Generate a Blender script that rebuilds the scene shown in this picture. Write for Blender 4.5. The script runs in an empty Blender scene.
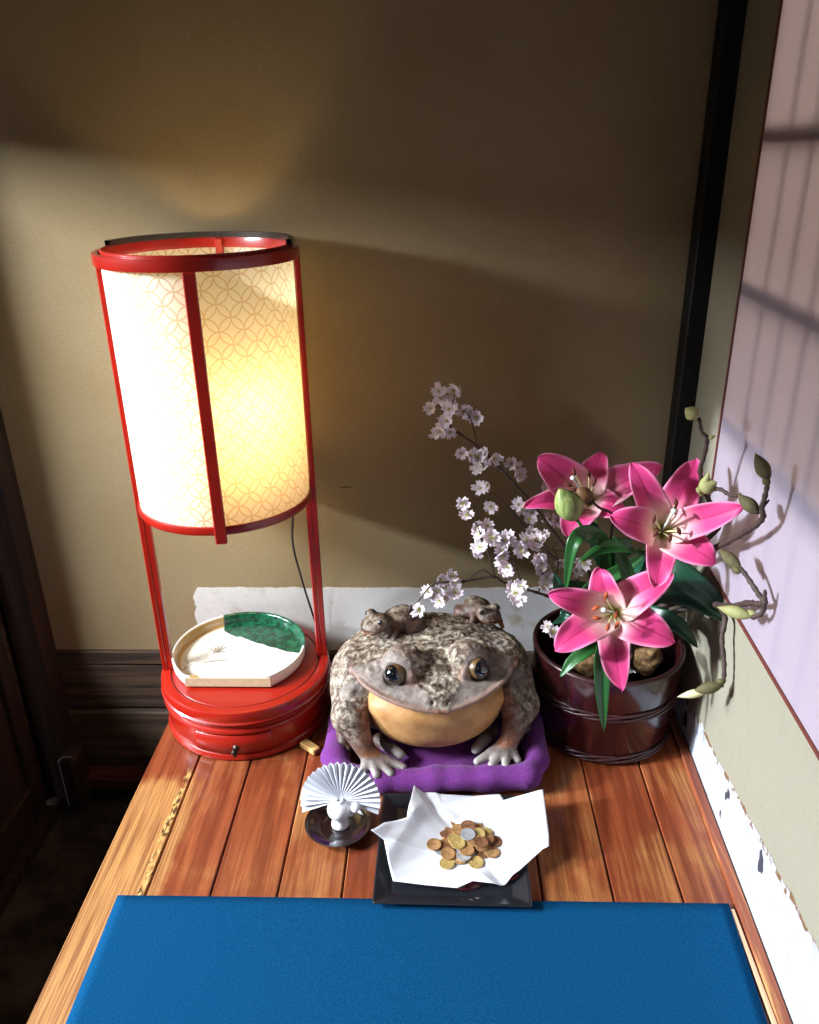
import bpy, math, random
import numpy as np
from mathutils import Vector, Matrix
random.seed(7)
SC = bpy.context.scene
COL = SC.collection
PI = math.pi

# ------------------------------------------------------------------ helpers
def lin(r, g, b):
    f = lambda c: (c/255/12.92) if c/255 <= .04045 else ((c/255+.055)/1.055)**2.4
    return (f(r), f(g), f(b), 1)

class G:
    """small node graph writer"""
    def __init__(s, name, rough=.6, metal=0, spec=.5, base=None, coat=0):
        s.m = bpy.data.materials.new(name); s.m.use_nodes = True
        s.t = s.m.node_tree; s.t.nodes.clear()
        s.out = s.t.nodes.new('ShaderNodeOutputMaterial')
        s.b = s.t.nodes.new('ShaderNodeBsdfPrincipled')
        s.t.links.new(s.b.outputs[0], s.out.inputs[0])
        s.b.inputs['Roughness'].default_value = rough
        s.b.inputs['Metallic'].default_value = metal
        s.b.inputs['Specular IOR Level'].default_value = spec
        if coat:
            s.b.inputs['Coat Weight'].default_value = coat; s.b.inputs['Coat Roughness'].default_value = .12
        if base: s.b.inputs['Base Color'].default_value = base
        s._co = None
    def set(s, inp, v):
        if isinstance(v, bpy.types.NodeSocket): s.t.links.new(v, inp)
        elif v is not None: inp.default_value = v
    def node(s, typ, *ins, out=0, **props):
        n = s.t.nodes.new('ShaderNode'+typ)
        for k, v in props.items(): setattr(n, k, v)
        for i, v in enumerate(ins): s.set(n.inputs[i], v)
        return n.outputs[out]
    def math(s, op, a, b=None, c=None, clamp=False):
        n = s.t.nodes.new('ShaderNodeMath'); n.operation = op; n.use_clamp = clamp
        for i, v in enumerate((a, b, c)): s.set(n.inputs[i], v)
        return n.outputs[0]
    def co(s, kind='Object'):
        if s._co is None: s._co = s.t.nodes.new('ShaderNodeTexCoord')
        return s._co.outputs[kind]
    def pos(s):
        return s.node('NewGeometry')
    def sep(s, v):
        n = s.t.nodes.new('ShaderNodeSeparateXYZ'); s.set(n.inputs[0], v); return n.outputs
    def comb(s, x, y, z):
        n = s.t.nodes.new('ShaderNodeCombineXYZ')
        for i, v in enumerate((x, y, z)): s.set(n.inputs[i], v)
        return n.outputs[0]
    def scale(s, v, sc):
        n = s.t.nodes.new('ShaderNodeVectorMath'); n.operation = 'MULTIPLY'; s.set(n.inputs[0], v); n.inputs[1].default_value = sc
        return n.outputs[0]
    def noise(s, scale, detail=3, rough=.5, vec=None, dist=0):
        n = s.t.nodes.new('ShaderNodeTexNoise')
        s.set(n.inputs['Vector'], vec if vec is not None else s.co())
        n.inputs['Scale'].default_value = scale; n.inputs['Detail'].default_value = detail
        n.inputs['Roughness'].default_value = rough; n.inputs['Distortion'].default_value = dist
        return n.outputs[0]
    def step(s, v, lo, hi):
        n = s.t.nodes.new('ShaderNodeMapRange'); n.interpolation_type = 'SMOOTHSTEP'
        s.set(n.inputs[0], v); n.inputs[1].default_value = lo; n.inputs[2].default_value = hi
        return n.outputs[0]
    def ramp(s, fac, stops):
        n = s.t.nodes.new('ShaderNodeValToRGB'); s.set(n.inputs[0], fac)
        e = n.color_ramp.elements
        while len(e) < len(stops): e.new(.5)
        for el, (p, c) in zip(e, stops): el.position = p; el.color = c
        return n.outputs[0]
    def mix(s, fac, a, b, mode='MIX'):
        n = s.t.nodes.new('ShaderNodeMix'); n.data_type = 'RGBA'; n.blend_type = mode
        s.set(n.inputs[0], fac); s.set(n.inputs[6], a); s.set(n.inputs[7], b)
        return n.outputs[2]
    def color(s, v): s.set(s.b.inputs['Base Color'], v); return s
    def rough(s, v): s.set(s.b.inputs['Roughness'], v); return s
    def bump(s, h, strength=.3, dist=.001):
        n = s.t.nodes.new('ShaderNodeBump'); n.inputs['Strength'].default_value = strength
        n.inputs['Distance'].default_value = dist; s.set(n.inputs['Height'], h)
        s.t.links.new(n.outputs[0], s.b.inputs['Normal']); s.nrm = n.outputs[0]; return s
    def translucent(s, col, w):
        t = s.t.nodes.new('ShaderNodeBsdfTranslucent'); s.set(t.inputs[0], col)
        m = s.t.nodes.new('ShaderNodeMixShader'); s.set(m.inputs[0], w)
        s.t.links.new(s.b.outputs[0], m.inputs[1]); s.t.links.new(t.outputs[0], m.inputs[2])
        s.t.links.new(m.outputs[0], s.out.inputs[0]); return s

class MB:
    """collects geometry that becomes ONE mesh"""
    def __init__(s): s.v = []; s.f = []; s.uv = None
    def add(s, v, f):
        o = len(s.v); s.v += [tuple(map(float, p)) for p in v]; s.f += [tuple(i+o for i in q) for q in f]; return s
    def box(s, x0, x1, y0, y1, z0, z1, b=.001, M=None):
        # chamfered box
        b = min(b, (x1-x0)*.45, (y1-y0)*.45, (z1-z0)*.45)
        v = []; idx = {}
        for i in (0, 1):
            for j in (0, 1):
                for k in (0, 1):
                    X = (x0, x1)[i]; Y = (y0, y1)[j]; Z = (z0, z1)[k]
                    dx = b*(1-2*i); dy = b*(1-2*j); dz = b*(1-2*k)
                    idx[i, j, k] = len(v)
                    v += [(X, Y+dy, Z+dz), (X+dx, Y, Z+dz), (X+dx, Y+dy, Z)]
        f = []
        I = idx
        f.append([I[0,0,0], I[0,0,1], I[0,1,1], I[0,1,0]]); f.append([I[1,0,0], I[1,1,0], I[1,1,1], I[1,0,1]])
        f.append([I[0,0,0]+1, I[1,0,0]+1, I[1,0,1]+1, I[0,0,1]+1]); f.append([I[0,1,0]+1, I[0,1,1]+1, I[1,1,1]+1, I[1,1,0]+1])
        f.append([I[0,0,0]+2, I[0,1,0]+2, I[1,1,0]+2, I[1,0,0]+2]); f.append([I[0,0,1]+2, I[1,0,1]+2, I[1,1,1]+2, I[0,1,1]+2])
        for c in I.values(): f.append([c, c+1, c+2])
        for k in (0, 1):
            for j in (0, 1): f.append([I[0,j,k]+1, I[1,j,k]+1, I[1,j,k]+2, I[0,j,k]+2])
            for i in (0, 1): f.append([I[i,0,k]+0, I[i,1,k]+0, I[i,1,k]+2, I[i,0,k]+2])
        for i in (0, 1):
            for j in (0, 1): f.append([I[i,j,0]+0, I[i,j,1]+0, I[i,j,1]+1, I[i,j,0]+1])
        if M is not None: v = [tuple(M @ Vector(p)) for p in v]
        return s.add(v, f)
    def tube(s, pts, r, n=8, cap=True):
        pts = [Vector(p) for p in pts]
        rs = r if hasattr(r, '__len__') else [r]*len(pts)
        v = []; f = []
        t0 = (pts[1]-pts[0]).normalized()
        u = t0.orthogonal().normalized()
        for i, p in enumerate(pts):
            t = (pts[min(i+1, len(pts)-1)]-pts[max(i-1, 0)]).normalized()
            u = (u-t*u.dot(t)).normalized(); w = t.cross(u)
            for k in range(n):
                a = 2*PI*k/n; v.append(p+(u*math.cos(a)+w*math.sin(a))*rs[i])
        for i in range(len(pts)-1):
            for k in range(n):
                f.append((i*n+k, i*n+(k+1) % n, (i+1)*n+(k+1) % n, (i+1)*n+k))
        if cap:
            f.append(tuple(range(n-1, -1, -1))); f.append(tuple(range((len(pts)-1)*n, len(pts)*n)))
        return s.add(v, f)
    def lathe(s, prof, n=64, c=(0, 0, 0), M=None, a0=0, a1=2*PI):
        full = abs(a1-a0-2*PI) < 1e-6
        m = n if full else n+1
        v = []; f = []
        for (r, z) in prof:
            for k in range(m):
                a = a0+(a1-a0)*k/n
                v.append(Vector((r*math.cos(a), r*math.sin(a), z)))
        if M is not None: v = [M @ p for p in v]
        v = [p+Vector(c) for p in v]
        for i in range(len(prof)-1):
            for k in range(n):
                k2 = (k+1) % m
                f.append((i*m+k, i*m+k2, (i+1)*m+k2, (i+1)*m+k))
        return s.add(v, f)
    def spindle(s, a, b, r, n=14, m=16, pw=.8, tipw=1.0, ridge=0):
        a = Vector(a); b = Vector(b); L = (b-a).length
        q = Vector((0, 0, 1)).rotation_difference((b-a).normalized()).to_matrix().to_4x4()
        v = []; f = []
        for i in range(m+1):
            t = i/m; rr = r*max(0.02, math.sin(PI*t**pw))**tipw
            for k in range(n):
                an = 2*PI*k/n; r2 = rr*(1+ridge*math.cos(3*an))
                v.append(a+(q @ Vector((r2*math.cos(an), r2*math.sin(an), L*t))))
        for i in range(m):
            for k in range(n): f.append((i*n+k, i*n+(k+1) % n, (i+1)*n+(k+1) % n, (i+1)*n+k))
        f.append(tuple(range(n-1, -1, -1))); f.append(tuple(range(m*n, (m+1)*n)))
        return s.add(v, f)
    def ball(s, c, r, n=16, m=10, sq=(1, 1, 1)):
        v = []; f = []
        for i in range(m+1):
            th = PI*i/m
            for k in range(n):
                a = 2*PI*k/n
                v.append((c[0]+r*sq[0]*max(math.sin(th), .01)*math.cos(a), c[1]+r*sq[1]*max(math.sin(th), .01)*math.sin(a), c[2]-r*sq[2]*math.cos(th)))
        for i in range(m):
            for k in range(n): f.append((i*n+k, i*n+(k+1) % n, (i+1)*n+(k+1) % n, (i+1)*n+k))
        f.append(tuple(range(n-1, -1, -1))); f.append(tuple(range(m*n, (m+1)*n)))
        return s.add(v, f)

def obj(name, mb, m, parent=None, smooth=True, solid=0, uv=None, auto=None, cols=None):
    me = bpy.data.meshes.new(name)
    off = Vector((0, 0, 0))
    if parent is not None:
        p = parent
        while p is not None: off += p.location; p = p.parent
    V = [Vector(v)-off for v in mb.v] if parent is not None else mb.v
    me.from_pydata([tuple(v) for v in V], [], [tuple(q) for q in mb.f]); me.update()
    if uv is None: uv = mb.uv
    if uv is not None:
        l = me.uv_layers.new(name='UV')
        for lp in me.loops: l.data[lp.index].uv = uv[lp.vertex_index]
    if cols is not None:
        ca = me.color_attributes.new('Col', 'FLOAT_COLOR', 'POINT')
        ca.data.foreach_set('color', np.asarray(cols, dtype=np.float32).ravel())
    import bmesh
    bm = bmesh.new(); bm.from_mesh(me)
    bmesh.ops.recalc_face_normals(bm, faces=bm.faces)
    if smooth:
        for fc in bm.faces: fc.smooth = True
        if auto is not None:
            for e in bm.edges:
                if len(e.link_faces) == 2 and e.calc_face_angle(0) > auto: e.smooth = False
    bm.to_mesh(me); bm.free()
    o = bpy.data.objects.new(name, me); COL.objects.link(o)
    if m is not None: me.materials.append(m.m if isinstance(m, G) else m)
    if parent is not None: o.parent = parent
    if solid:
        md = o.modifiers.new('thick', 'SOLIDIFY'); md.thickness = solid; md.offset = 0
    return o

def tag(o, label=None, cat=None, group=None, kind=None):
    if label: o['label'] = label
    if cat: o['category'] = cat
    if group: o['group'] = group
    if kind: o['kind'] = kind
    return o
def thing(name, loc, label, cat, group=None):
    o = bpy.data.objects.new(name, None); COL.objects.link(o); o.location = loc; o.empty_display_size = .02
    return tag(o, label, cat, group)
def struct(name, mb, m, parent=None, **k):
    o = obj(name, mb, m, parent, **k)
    if parent is None: o['kind'] = 'structure'
    return o

def smooth_path(pts, n=6):
    """Catmull-Rom through the points"""
    P = [Vector(p) for p in pts]; P = [P[0]*2-P[1]]+P+[P[-1]*2-P[-2]]
    out = []
    for i in range(1, len(P)-2):
        for k in range(n):
            t = k/n
            a, b, c, d = P[i-1], P[i], P[i+1], P[i+2]
            out.append(.5*((2*b)+(c-a)*t+(2*a-5*b+4*c-d)*t*t+(3*b-a-3*c+d)*t**3))
    out.append(P[-2].copy())
    return out

# --- signed distance modelling (for the frog, cushion...)
def smin(a, b, k):
    h = np.clip(.5+.5*(b-a)/k, 0, 1); return b*(1-h)+a*h-k*h*(1-h)
def smax(a, b, k): return -smin(-a, -b, k)
def ell(p, c, r, rotx=0, rotz=0):
    x = p[0]-c[0]; y = p[1]-c[1]; z = p[2]-c[2]
    if rotz: cc, ss = math.cos(rotz), math.sin(rotz); x, y = cc*x+ss*y, -ss*x+cc*y
    if rotx: cc, ss = math.cos(rotx), math.sin(rotx); y, z = cc*y+ss*z, -ss*y+cc*z
    k0 = np.sqrt((x/r[0])**2+(y/r[1])**2+(z/r[2])**2); k1 = np.sqrt((x/r[0]**2)**2+(y/r[1]**2)**2+(z/r[2]**2)**2)+1e-9
    return k0*(k0-1)/k1
def cap(p, a, b, ra, rb):
    a = np.array(a, float); b = np.array(b, float); d = b-a; L2 = d@d
    h = np.clip(((p[0]-a[0])*d[0]+(p[1]-a[1])*d[1]+(p[2]-a[2])*d[2])/L2, 0, 1)
    return np.sqrt((p[0]-a[0]-h*d[0])**2+(p[1]-a[1]-h*d[1])**2+(p[2]-a[2]-h*d[2])**2)-(ra+(rb-ra)*h)
def vnoise(x, y, z, seed=0):
    xi = np.floor(x).astype(np.int64); yi = np.floor(y).astype(np.int64); zi = np.floor(z).astype(np.int64)
    xf = x-xi; yf = y-yi; zf = z-zi
    s = lambda t: t*t*(3-2*t)
    xf, yf, zf = s(xf), s(yf), s(zf)
    def h(i, j, k):
        n = (i*374761393+j*668265263+k*2147483647+seed*144269) & 0xffffffff
        n = ((n ^ (n >> 13))*1274126177) & 0xffffffff
        return ((n ^ (n >> 16)) & 0xffff)/65535.
    r = 0
    for a in (0, 1):
        for b in (0, 1):
            for c in (0, 1):
                r = r+h(xi+a, yi+b, zi+c)*(xf if a else 1-xf)*(yf if b else 1-yf)*(zf if c else 1-zf)
    return r
def nets(fn, lo, hi, h):
    ax = [np.arange(lo[i], hi[i]+h, h) for i in range(3)]
    X, Y, Z = np.meshgrid(*ax, indexing='ij')
    V = fn((X, Y, Z)).astype(np.float64)
    S = V < 0
    nx, ny, nz = V.shape
    cs = (nx-1, ny-1, nz-1)
    cnt = np.zeros(cs); acc = [np.zeros(cs) for _ in range(3)]
    def sl(i, j, k): return (slice(i, i+nx-1), slice(j, j+ny-1), slice(k, k+nz-1))
    for a in range(3):
        for u in (0, 1):
            for w in (0, 1):
                o0 = [0, 0, 0]; oth = [q for q in range(3) if q != a]
                o0[oth[0]] = u; o0[oth[1]] = w; o1 = list(o0); o1[a] = 1
                v0 = V[sl(*o0)]; v1 = V[sl(*o1)]; cr = (v0 < 0) != (v1 < 0)
                t = np.where(cr, v0/np.where(cr, v0-v1, 1), 0)
                cnt += cr
                for q in range(3):
                    if q == a: acc[q] += np.where(cr, t, 0)
                    else: acc[q] += cr*o0[q]
    act = cnt > 0
    idx = -np.ones(cs, int); idx[act] = np.arange(act.sum())
    g = np.argwhere(act)
    verts = np.stack([ax[q][0]+h*(g[:, q]+acc[q][act]/cnt[act]) for q in range(3)], 1)
    faces = []
    for a in range(3):
        b, c = (a+1) % 3, (a+2) % 3
        s0 = [slice(None)]*3; s1 = [slice(None)]*3
        s0[a] = slice(0, -1); s1[a] = slice(1, None)
        cr = S[tuple(s0)] != S[tuple(s1)]
        e = np.argwhere(cr)
        e = e[(e[:, b] > 0) & (e[:, c] > 0) & (e[:, b] < V.shape[b]-1) & (e[:, c] < V.shape[c]-1)]
        fl = S[tuple(s0)][tuple(e.T)]
        def cell(db, dc):
            q = e.copy(); q[:, b] += db; q[:, c] += dc; return idx[tuple(q.T)]
        quad = np.stack([cell(-1, -1), cell(0, -1), cell(0, 0), cell(-1, 0)], 1)
        quad[~fl] = quad[~fl][:, ::-1]
        faces.append(quad)
    return verts, np.concatenate(faces)
def sdf_obj(name, fn, lo, hi, h, m, parent=None, colfn=None, relax=1):
    v, f = nets(fn, lo, hi, h)
    for _ in range(relax):   # light laplacian smoothing
        s = np.zeros_like(v); c = np.zeros(len(v))
        for i in range(4):
            a = f[:, i]; b = f[:, (i+1) % 4]
            np.add.at(s, a, v[b]); np.add.at(c, a, 1); np.add.at(s, b, v[a]); np.add.at(c, b, 1)
        v = v*.5+.5*s/c[:, None]
    mb = MB(); mb.v = [tuple(p) for p in v]; mb.f = [tuple(int(i) for i in q) for q in f]
    return obj(name, mb, m, parent, cols=colfn(v) if colfn else None)

# ------------------------------------------------------------------ camera
cam = bpy.data.cameras.new('camera'); co = bpy.data.objects.new('camera', cam); COL.objects.link(co); SC.camera = co
cam.sensor_fit = 'VERTICAL'; cam.sensor_height = 24; cam.lens = 812/1024*24; cam.clip_start = .02
R = ((0.9993457829774406, -0.002284741159070512, -0.03609412698822732), (0.03204398984387889, -0.4067922182987054, 0.9129585279992207), (-0.016768683910540403, -0.9135178548279472, -0.40645287568235244))
co.matrix_world = Matrix(((R[0][0], -R[0][1], -R[0][2], 0), (R[1][0], -R[1][1], -R[1][2], 0), (R[2][0], -R[2][1], -R[2][2], 1.0), (0, 0, 0, 1)))

# ------------------------------------------------------------------ materials
def plain(name, rgb, rough=.5, spec=.5, metal=0, coat=0, nz=0, nsc=60, bump=0):
    g = G(name, rough, metal, spec, lin(*rgb), coat)
    if nz:
        c = lin(*rgb); d = tuple(x*(1-nz) for x in c[:3])+(1,)
        g.color(g.mix(g.step(g.noise(nsc, 4), .35, .65), d, c))
    if bump: g.bump(g.noise(nsc*3, 4), bump, .001)
    return g

# plaster of the back wall with the white repair patch along its foot
g = G('sand_plaster', .9, spec=.15)
P = g.sep(g.co())
n1 = g.noise(420, 3, .6); n2 = g.noise(6, 3); n3 = g.noise(28, 3)
c = g.mix(n1, lin(118, 103, 77), lin(168, 150, 117)); c = g.mix(g.math('MULTIPLY', g.step(n2, .3, .7), .35), c, lin(128, 108, 72))
edge = g.math('ADD', P[2], g.math('MULTIPLY', g.math('SUBTRACT', n3, .5), .012))
top = g.step(edge, .181, .178)
lft = g.step(g.math('ADD', P[0], g.math('MULTIPLY', g.math('SUBTRACT', n3, .5), .02)), -.512, -.508)
cut = g.step(g.math('ADD', P[0], g.math('MULTIPLY', P[2], -.55)), -.602, -.596)
patch = g.math('MULTIPLY', g.math('MULTIPLY', top, lft), cut)
wn = g.noise(16, 4, .6)
wc = g.mix(g.step(wn, .55, .72), lin(212, 210, 208), lin(178, 160, 132))
wc = g.mix(g.math('MULTIPLY', g.noise(120, 3), .3), wc, lin(160, 158, 160))
dash = g.math('MULTIPLY', g.step(g.math('ABSOLUTE', g.math('ADD', P[0], .182)), .013, .010), g.step(g.math('ABSOLUTE', g.math('SUBTRACT', P[2], g.math('ADD', .4085, g.math('MULTIPLY', P[0], .03)))), .0016, .0008))
c = g.mix(g.math('MULTIPLY', dash, .7), c, lin(46, 34, 22))
g.color(g.mix(patch, c, wc))
hh = g.math('ADD', g.math('MULTIPLY', n1, .6), g.math('MULTIPLY', patch, 1.5))
g.bump(hh, .55, .0012); M_wall = g

# right wall: cream plaster strip over peeling white plinth
g = G('peeling_plaster', .85, spec=.2)
P = g.sep(g.co())
nA = g.noise(9, 5, .62); nB = g.noise(60, 4, .6); nC = g.noise(300, 2)
lim = g.math('ADD', .228, g.math('MULTIPLY', P[1], -.122))
d = g.math('SUBTRACT', g.math('ADD', P[2], g.math('MULTIPLY', g.math('SUBTRACT', nA, .5), .05)), lim)
up = g.step(d, -.0008, .0008)
torn = g.math('MULTIPLY', g.step(g.math('ABSOLUTE', g.math('ADD', d, .003)), .0070, .002), g.step(nB, .46, .54))
cream = g.mix(g.math('MULTIPLY', nC, .5), lin(142, 137, 120), lin(124, 118, 98))
vp = g.comb(P[1], g.math('MULTIPLY', P[2], .5), P[0])
flake = g.step(g.noise(34, 6, .7, vp), .57, .61)
white = g.mix(g.math('MULTIPLY', flake, .5), lin(176, 180, 192), lin(140, 128, 110))
crk = g.step(g.noise(22, 3, .5, g.comb(g.math('MULTIPLY', P[1], .8), g.math('MULTIPLY', P[2], .5), 5.3)), .665, .68)
white = g.mix(crk, white, lin(60, 58, 66))
g.color(g.mix(torn, g.mix(up, white, cream), lin(112, 80, 48)))
g.bump(g.math('ADD', g.math('MULTIPLY', nB, .4), g.math('ADD', g.math('MULTIPLY', up, .8), g.math('MULTIPLY', flake, -.5))), .5, .0015); M_plinth = g

def wood(name, c1, c2, rough=.5, sx=70, sy=3, sz=70, coat=0, bump=.25, big=None, dark=None):
    g = G(name, rough, spec=.4, coat=coat)
    v = g.scale(g.co(), (sx, sy, sz))
    n = g.noise(1, 5, .6, v, .4)
    c = g.mix(g.step(n, .3, .7), lin(*c1), lin(*c2))
    if dark:
        c = g.mix(g.step(g.noise(.6, 4, .6, v, 1.), .58, .68), c, lin(*dark))
    g.color(c); g.bump(n, bump, .0012); return g

# platform planks: red-brown lacquer worn through to yellow wood
g = G('worn_red_planks', .42, spec=.45, coat=.15)
P = g.sep(g.co())
idx = g.math('FLOOR', g.math('DIVIDE', g.math('ADD', P[0], .4365), .0985))
rnd = g.node('TexWhiteNoise', None, None, noise_dimensions='1D')
g.t.links.new(idx, rnd.node.inputs['W'])
vv = g.comb(g.math('MULTIPLY', P[0], 55), g.math('ADD', g.math('MULTIPLY', P[1], 3.2), g.math('MULTIPLY', rnd, 40)), P[2])
gr = g.noise(1, 5, .62, vv, .6)
vf = g.comb(g.math('MULTIPLY', P[0], 380), g.math('ADD', g.math('MULTIPLY', P[1], 5), g.math('MULTIPLY', rnd, 17)), P[2])
fine = g.noise(1, 4, .65, vf)
wr = g.noise(5.5, 4, .6, g.comb(P[0], g.math('ADD', P[1], g.math('MULTIPLY', rnd, 9)), 0), .5)
wr = g.math('ADD', wr, g.math('MULTIPLY', g.math('SUBTRACT', rnd, .5), .22))
leftp = g.step(P[0], -.40, -.46)
wr = g.math('ADD', wr, g.math('MULTIPLY', leftp, g.step(P[1], 1.16, .95)), None)
wr = g.math('ADD', wr, g.math('MULTIPLY', g.math('SUBTRACT', gr, .5), .45))
red = g.mix(g.step(gr, .35, .7), lin(112, 50, 28), lin(150, 76, 44))
yel = g.mix(g.step(fine, .35, .62), lin(138, 84, 40), lin(196, 144, 82))
cc = g.mix(g.math('MULTIPLY', g.step(wr, .47, .80), g.math('ADD', .62, g.math('MULTIPLY', leftp, .23))), red, yel)
cc = g.mix(g.math('MULTIPLY', g.step(fine, .52, .35), .25), cc, lin(70, 30, 16))
dx = g.math('ABSOLUTE', g.math('ADD', P[0], g.math('ADD', .444, g.math('MULTIPLY', g.math('SUBTRACT', g.noise(30, 4, .6), .5), .02))))
spl = g.math('MULTIPLY', g.step(dx, .006, .004), g.math('MULTIPLY', g.step(P[1], 1.13, 1.10), g.step(g.noise(14, 3, .5), .42, .48)))
spc = g.mix(g.step(g.noise(1, 3, .6, g.scale(g.co(), (230, 60, 1))), .45, .55), lin(84, 48, 20), lin(206, 164, 96))
cc = g.mix(spl, cc, spc)
g.color(cc)
rid = g.math('MULTIPLY', g.math('MULTIPLY', leftp, .5), g.math('SINE', g.math('MULTIPLY', P[0], 2200)))
g.bump(g.math('ADD', fine, g.math('MULTIPLY', spl, g.noise(200, 3))), .22, .001)
g.rough(g.math('ADD', .3, g.math('MULTIPLY', g.step(wr, .5, .8), .25))); M_plank = g

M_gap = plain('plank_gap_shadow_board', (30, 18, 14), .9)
M_curb = wood('curb_red_wood', (110, 52, 34), (150, 82, 54), .45, 120, 3, 120, .1, dark=(190, 130, 80))
M_black = plain('black_lacquered_post', (16, 15, 17), .55, .3, nz=.3)
M_post = wood('dark_stained_wood', (30, 19, 15), (54, 33, 25), .8, 60, 60, 3, bump=.3)
M_sill = wood('weathered_sill_timber', (46, 34, 27), (92, 70, 54), .8, 3, 40, 60, bump=.7, dark=(22, 16, 13))
M_rail = wood('reddish_rail', (60, 30, 22), (88, 48, 34), .6, 3, 60, 60)
g = G('earthen_floor', .95, spec=.1); g.color(g.mix(g.step(g.noise(12, 6, .65), .35, .7), lin(44, 38, 33), lin(78, 68, 58))); g.bump(g.noise(60, 5), .6, .004); M_earth = g

g = G('blue_felt', .95, spec=.1)
nf = g.noise(520, 3, .7)
g.color(g.mix(g.step(nf, .3, .7), lin(5, 54, 90), lin(16, 78, 120))); g.bump(nf, .5, .0008)
g.b.inputs['Specular IOR Level'].default_value = .03; M_mat = g
M_batten = wood('pale_batten', (205, 160, 120), (226, 188, 150), .5, 100, 3, 100)
M_red = plain('vermilion_lacquer', (158, 24, 9), .34, .5, coat=.5, nz=.12, nsc=18)
g = M_red
g2 = G('worn_vermilion', .34, spec=.5, coat=.4)
wn = g2.noise(26, 5, .7)
g2.color(g2.mix(g2.step(wn, .62, .72), lin(160, 26, 11), lin(150, 46, 26))); M_redw = g2
M_groove = plain('dark_groove', (70, 10, 8), .6)
M_rimblack = plain('black_rim', (34, 32, 34), .4, .4, coat=.2)
M_iron = plain('aged_iron', (70, 62, 58), .4, .5, metal=.8, nz=.4)

# lamp shade paper with interlocking circles
g = G('patterned_washi', .85, spec=.15)
U = g.sep(g.co('UV'))
s2 = math.sqrt(.5)
a = g.math('FRACT', g.math('ADD', U[0], U[1])); b = g.math('FRACT', g.math('ADD', g.math('SUBTRACT', U[0], U[1]), 40))
line = None
for cx in (0, 1):
    for cy in (0, 1):
        dd = g.math('SQRT', g.math('ADD', g.math('POWER', g.math('SUBTRACT', a, cx), 2), g.math('POWER', g.math('SUBTRACT', b, cy), 2)))
        ln = g.step(g.math('ABSOLUTE', g.math('SUBTRACT', dd, s2)), .055, .025)
        line = ln if line is None else g.math('MAXIMUM', line, ln)
fib = g.noise(60, 5, .7, g.comb(U[0], U[1], 0))
base = g.mix(g.math('MULTIPLY', g.step(fib, .4, .7), .25), lin(236, 236, 230), lin(222, 216, 196))
c = g.mix(g.math('MULTIPLY', line, .75), base, lin(198, 168, 120))
g.color(c)
tc = g.mix(g.math('MULTIPLY', line, .5), lin(250, 236, 190), lin(214, 176, 110))
g.translucent(tc, .40); M_shade = g

# shoji paper
g = G('shoji_paper', .9, spec=.1, base=lin(222, 214, 216)); g.translucent(lin(238, 228, 226), .45)
g.color(g.mix(g.math('MULTIPLY', g.noise(9, 5, .6, g.scale(g.co(), (1, 1.6, .5))), .5), lin(168, 160, 176), lin(158, 148, 160))); M_shoji = g
M_lattice = wood('shoji_lattice_wood', (120, 96, 74), (150, 122, 96), .7, 60, 60, 60)
M_shojiframe = plain('red_brown_trim', (96, 44, 36), .5)

# ceramics
g = G('white_glaze_with_drawing', .18, spec=.5, coat=.5)
P = g.sep(g.co())       # local to the dish centre
nG = g.noise(38, 4, .6)
q = g.math('ADD', g.math('ADD', g.math('MULTIPLY', P[0], .45), g.math('MULTIPLY', P[1], .9)), g.math('MULTIPLY', g.math('SUBTRACT', nG, .5), .02))
bulge = g.math('MULTIPLY', g.math('POWER', g.math('MULTIPLY', g.math('SUBTRACT', P[0], .02), 10), 2), .008)
grn = g.step(g.math('SUBTRACT', q, bulge), .0470, .0490)
grn = g.math('MULTIPLY', grn, g.step(g.math('ADD', P[0], g.math('MULTIPLY', P[1], .2)), -.038, -.034))
gc = g.mix(g.step(g.noise(90, 4, .6), .35, .65), lin(8, 50, 36), lin(22, 92, 62))
wcol = g.mix(g.math('MULTIPLY', g.step(g.noise(7, 2), .4, .7), .3), lin(240, 238, 232), lin(222, 214, 196))
r2 = g.math('SQRT', g.math('ADD', g.math('POWER', P[0], 2), g.math('POWER', P[1], 2)))
wallm = g.math('MULTIPLY', g.step(r2, .111, .114), g.math('MULTIPLY', g.step(r2, .1225, .121), g.step(P[0], .0, -.02)))
wcol = g.mix(wallm, wcol, lin(196, 160, 96))
g.color(g.mix(grn, wcol, gc)); M_dish = g
M_brownink = plain('brown_ink', (128, 104, 62), .5)
M_biscuit = plain('unglazed_clay', (206, 182, 146), .7, nz=.12, nsc=90, bump=.2)
M_porc = plain('white_porcelain', (236, 236, 240), .2, .5, coat=.4)
g = plain('white_paper', (238, 240, 246), .8, .15); g.bump(g.noise(90, 3), .08, .001); g.translucent(lin(240, 240, 246), .18); M_paper = g
M_saucer = plain('dark_brown_lacquer', (34, 20, 20), .16, .6, coat=.6, nz=.35, nsc=40)
g = G('chipped_black_lacquer', .38, spec=.5, coat=.15)
n = g.noise(300, 3, .6)
g.color(g.mix(g.step(g.noise(60, 5, .75), .655, .675), g.mix(n, lin(14, 16, 20), lin(30, 32, 38)), lin(150, 140, 130))); M_tray = g
M_trayred = plain('dark_red_lacquer', (96, 20, 26), .3, coat=.3)
g = G('purple_crepe', .92, spec=.1)
nf = g.noise(700, 2, .7); n2 = g.noise(22, 4, .6)
g.color(g.mix(g.step(nf, .3, .7), lin(84, 34, 96), lin(126, 62, 138))); g.bump(g.math('ADD', nf, g.math('MULTIPLY', n2, 2)), .5, .0012)
g.b.inputs['Sheen Weight'].default_value = .1; M_cushion = g
M_chip = wood('cut_softwood', (196, 150, 84), (226, 186, 116), .6, 20, 90, 90, dark=(150, 96, 46))
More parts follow.
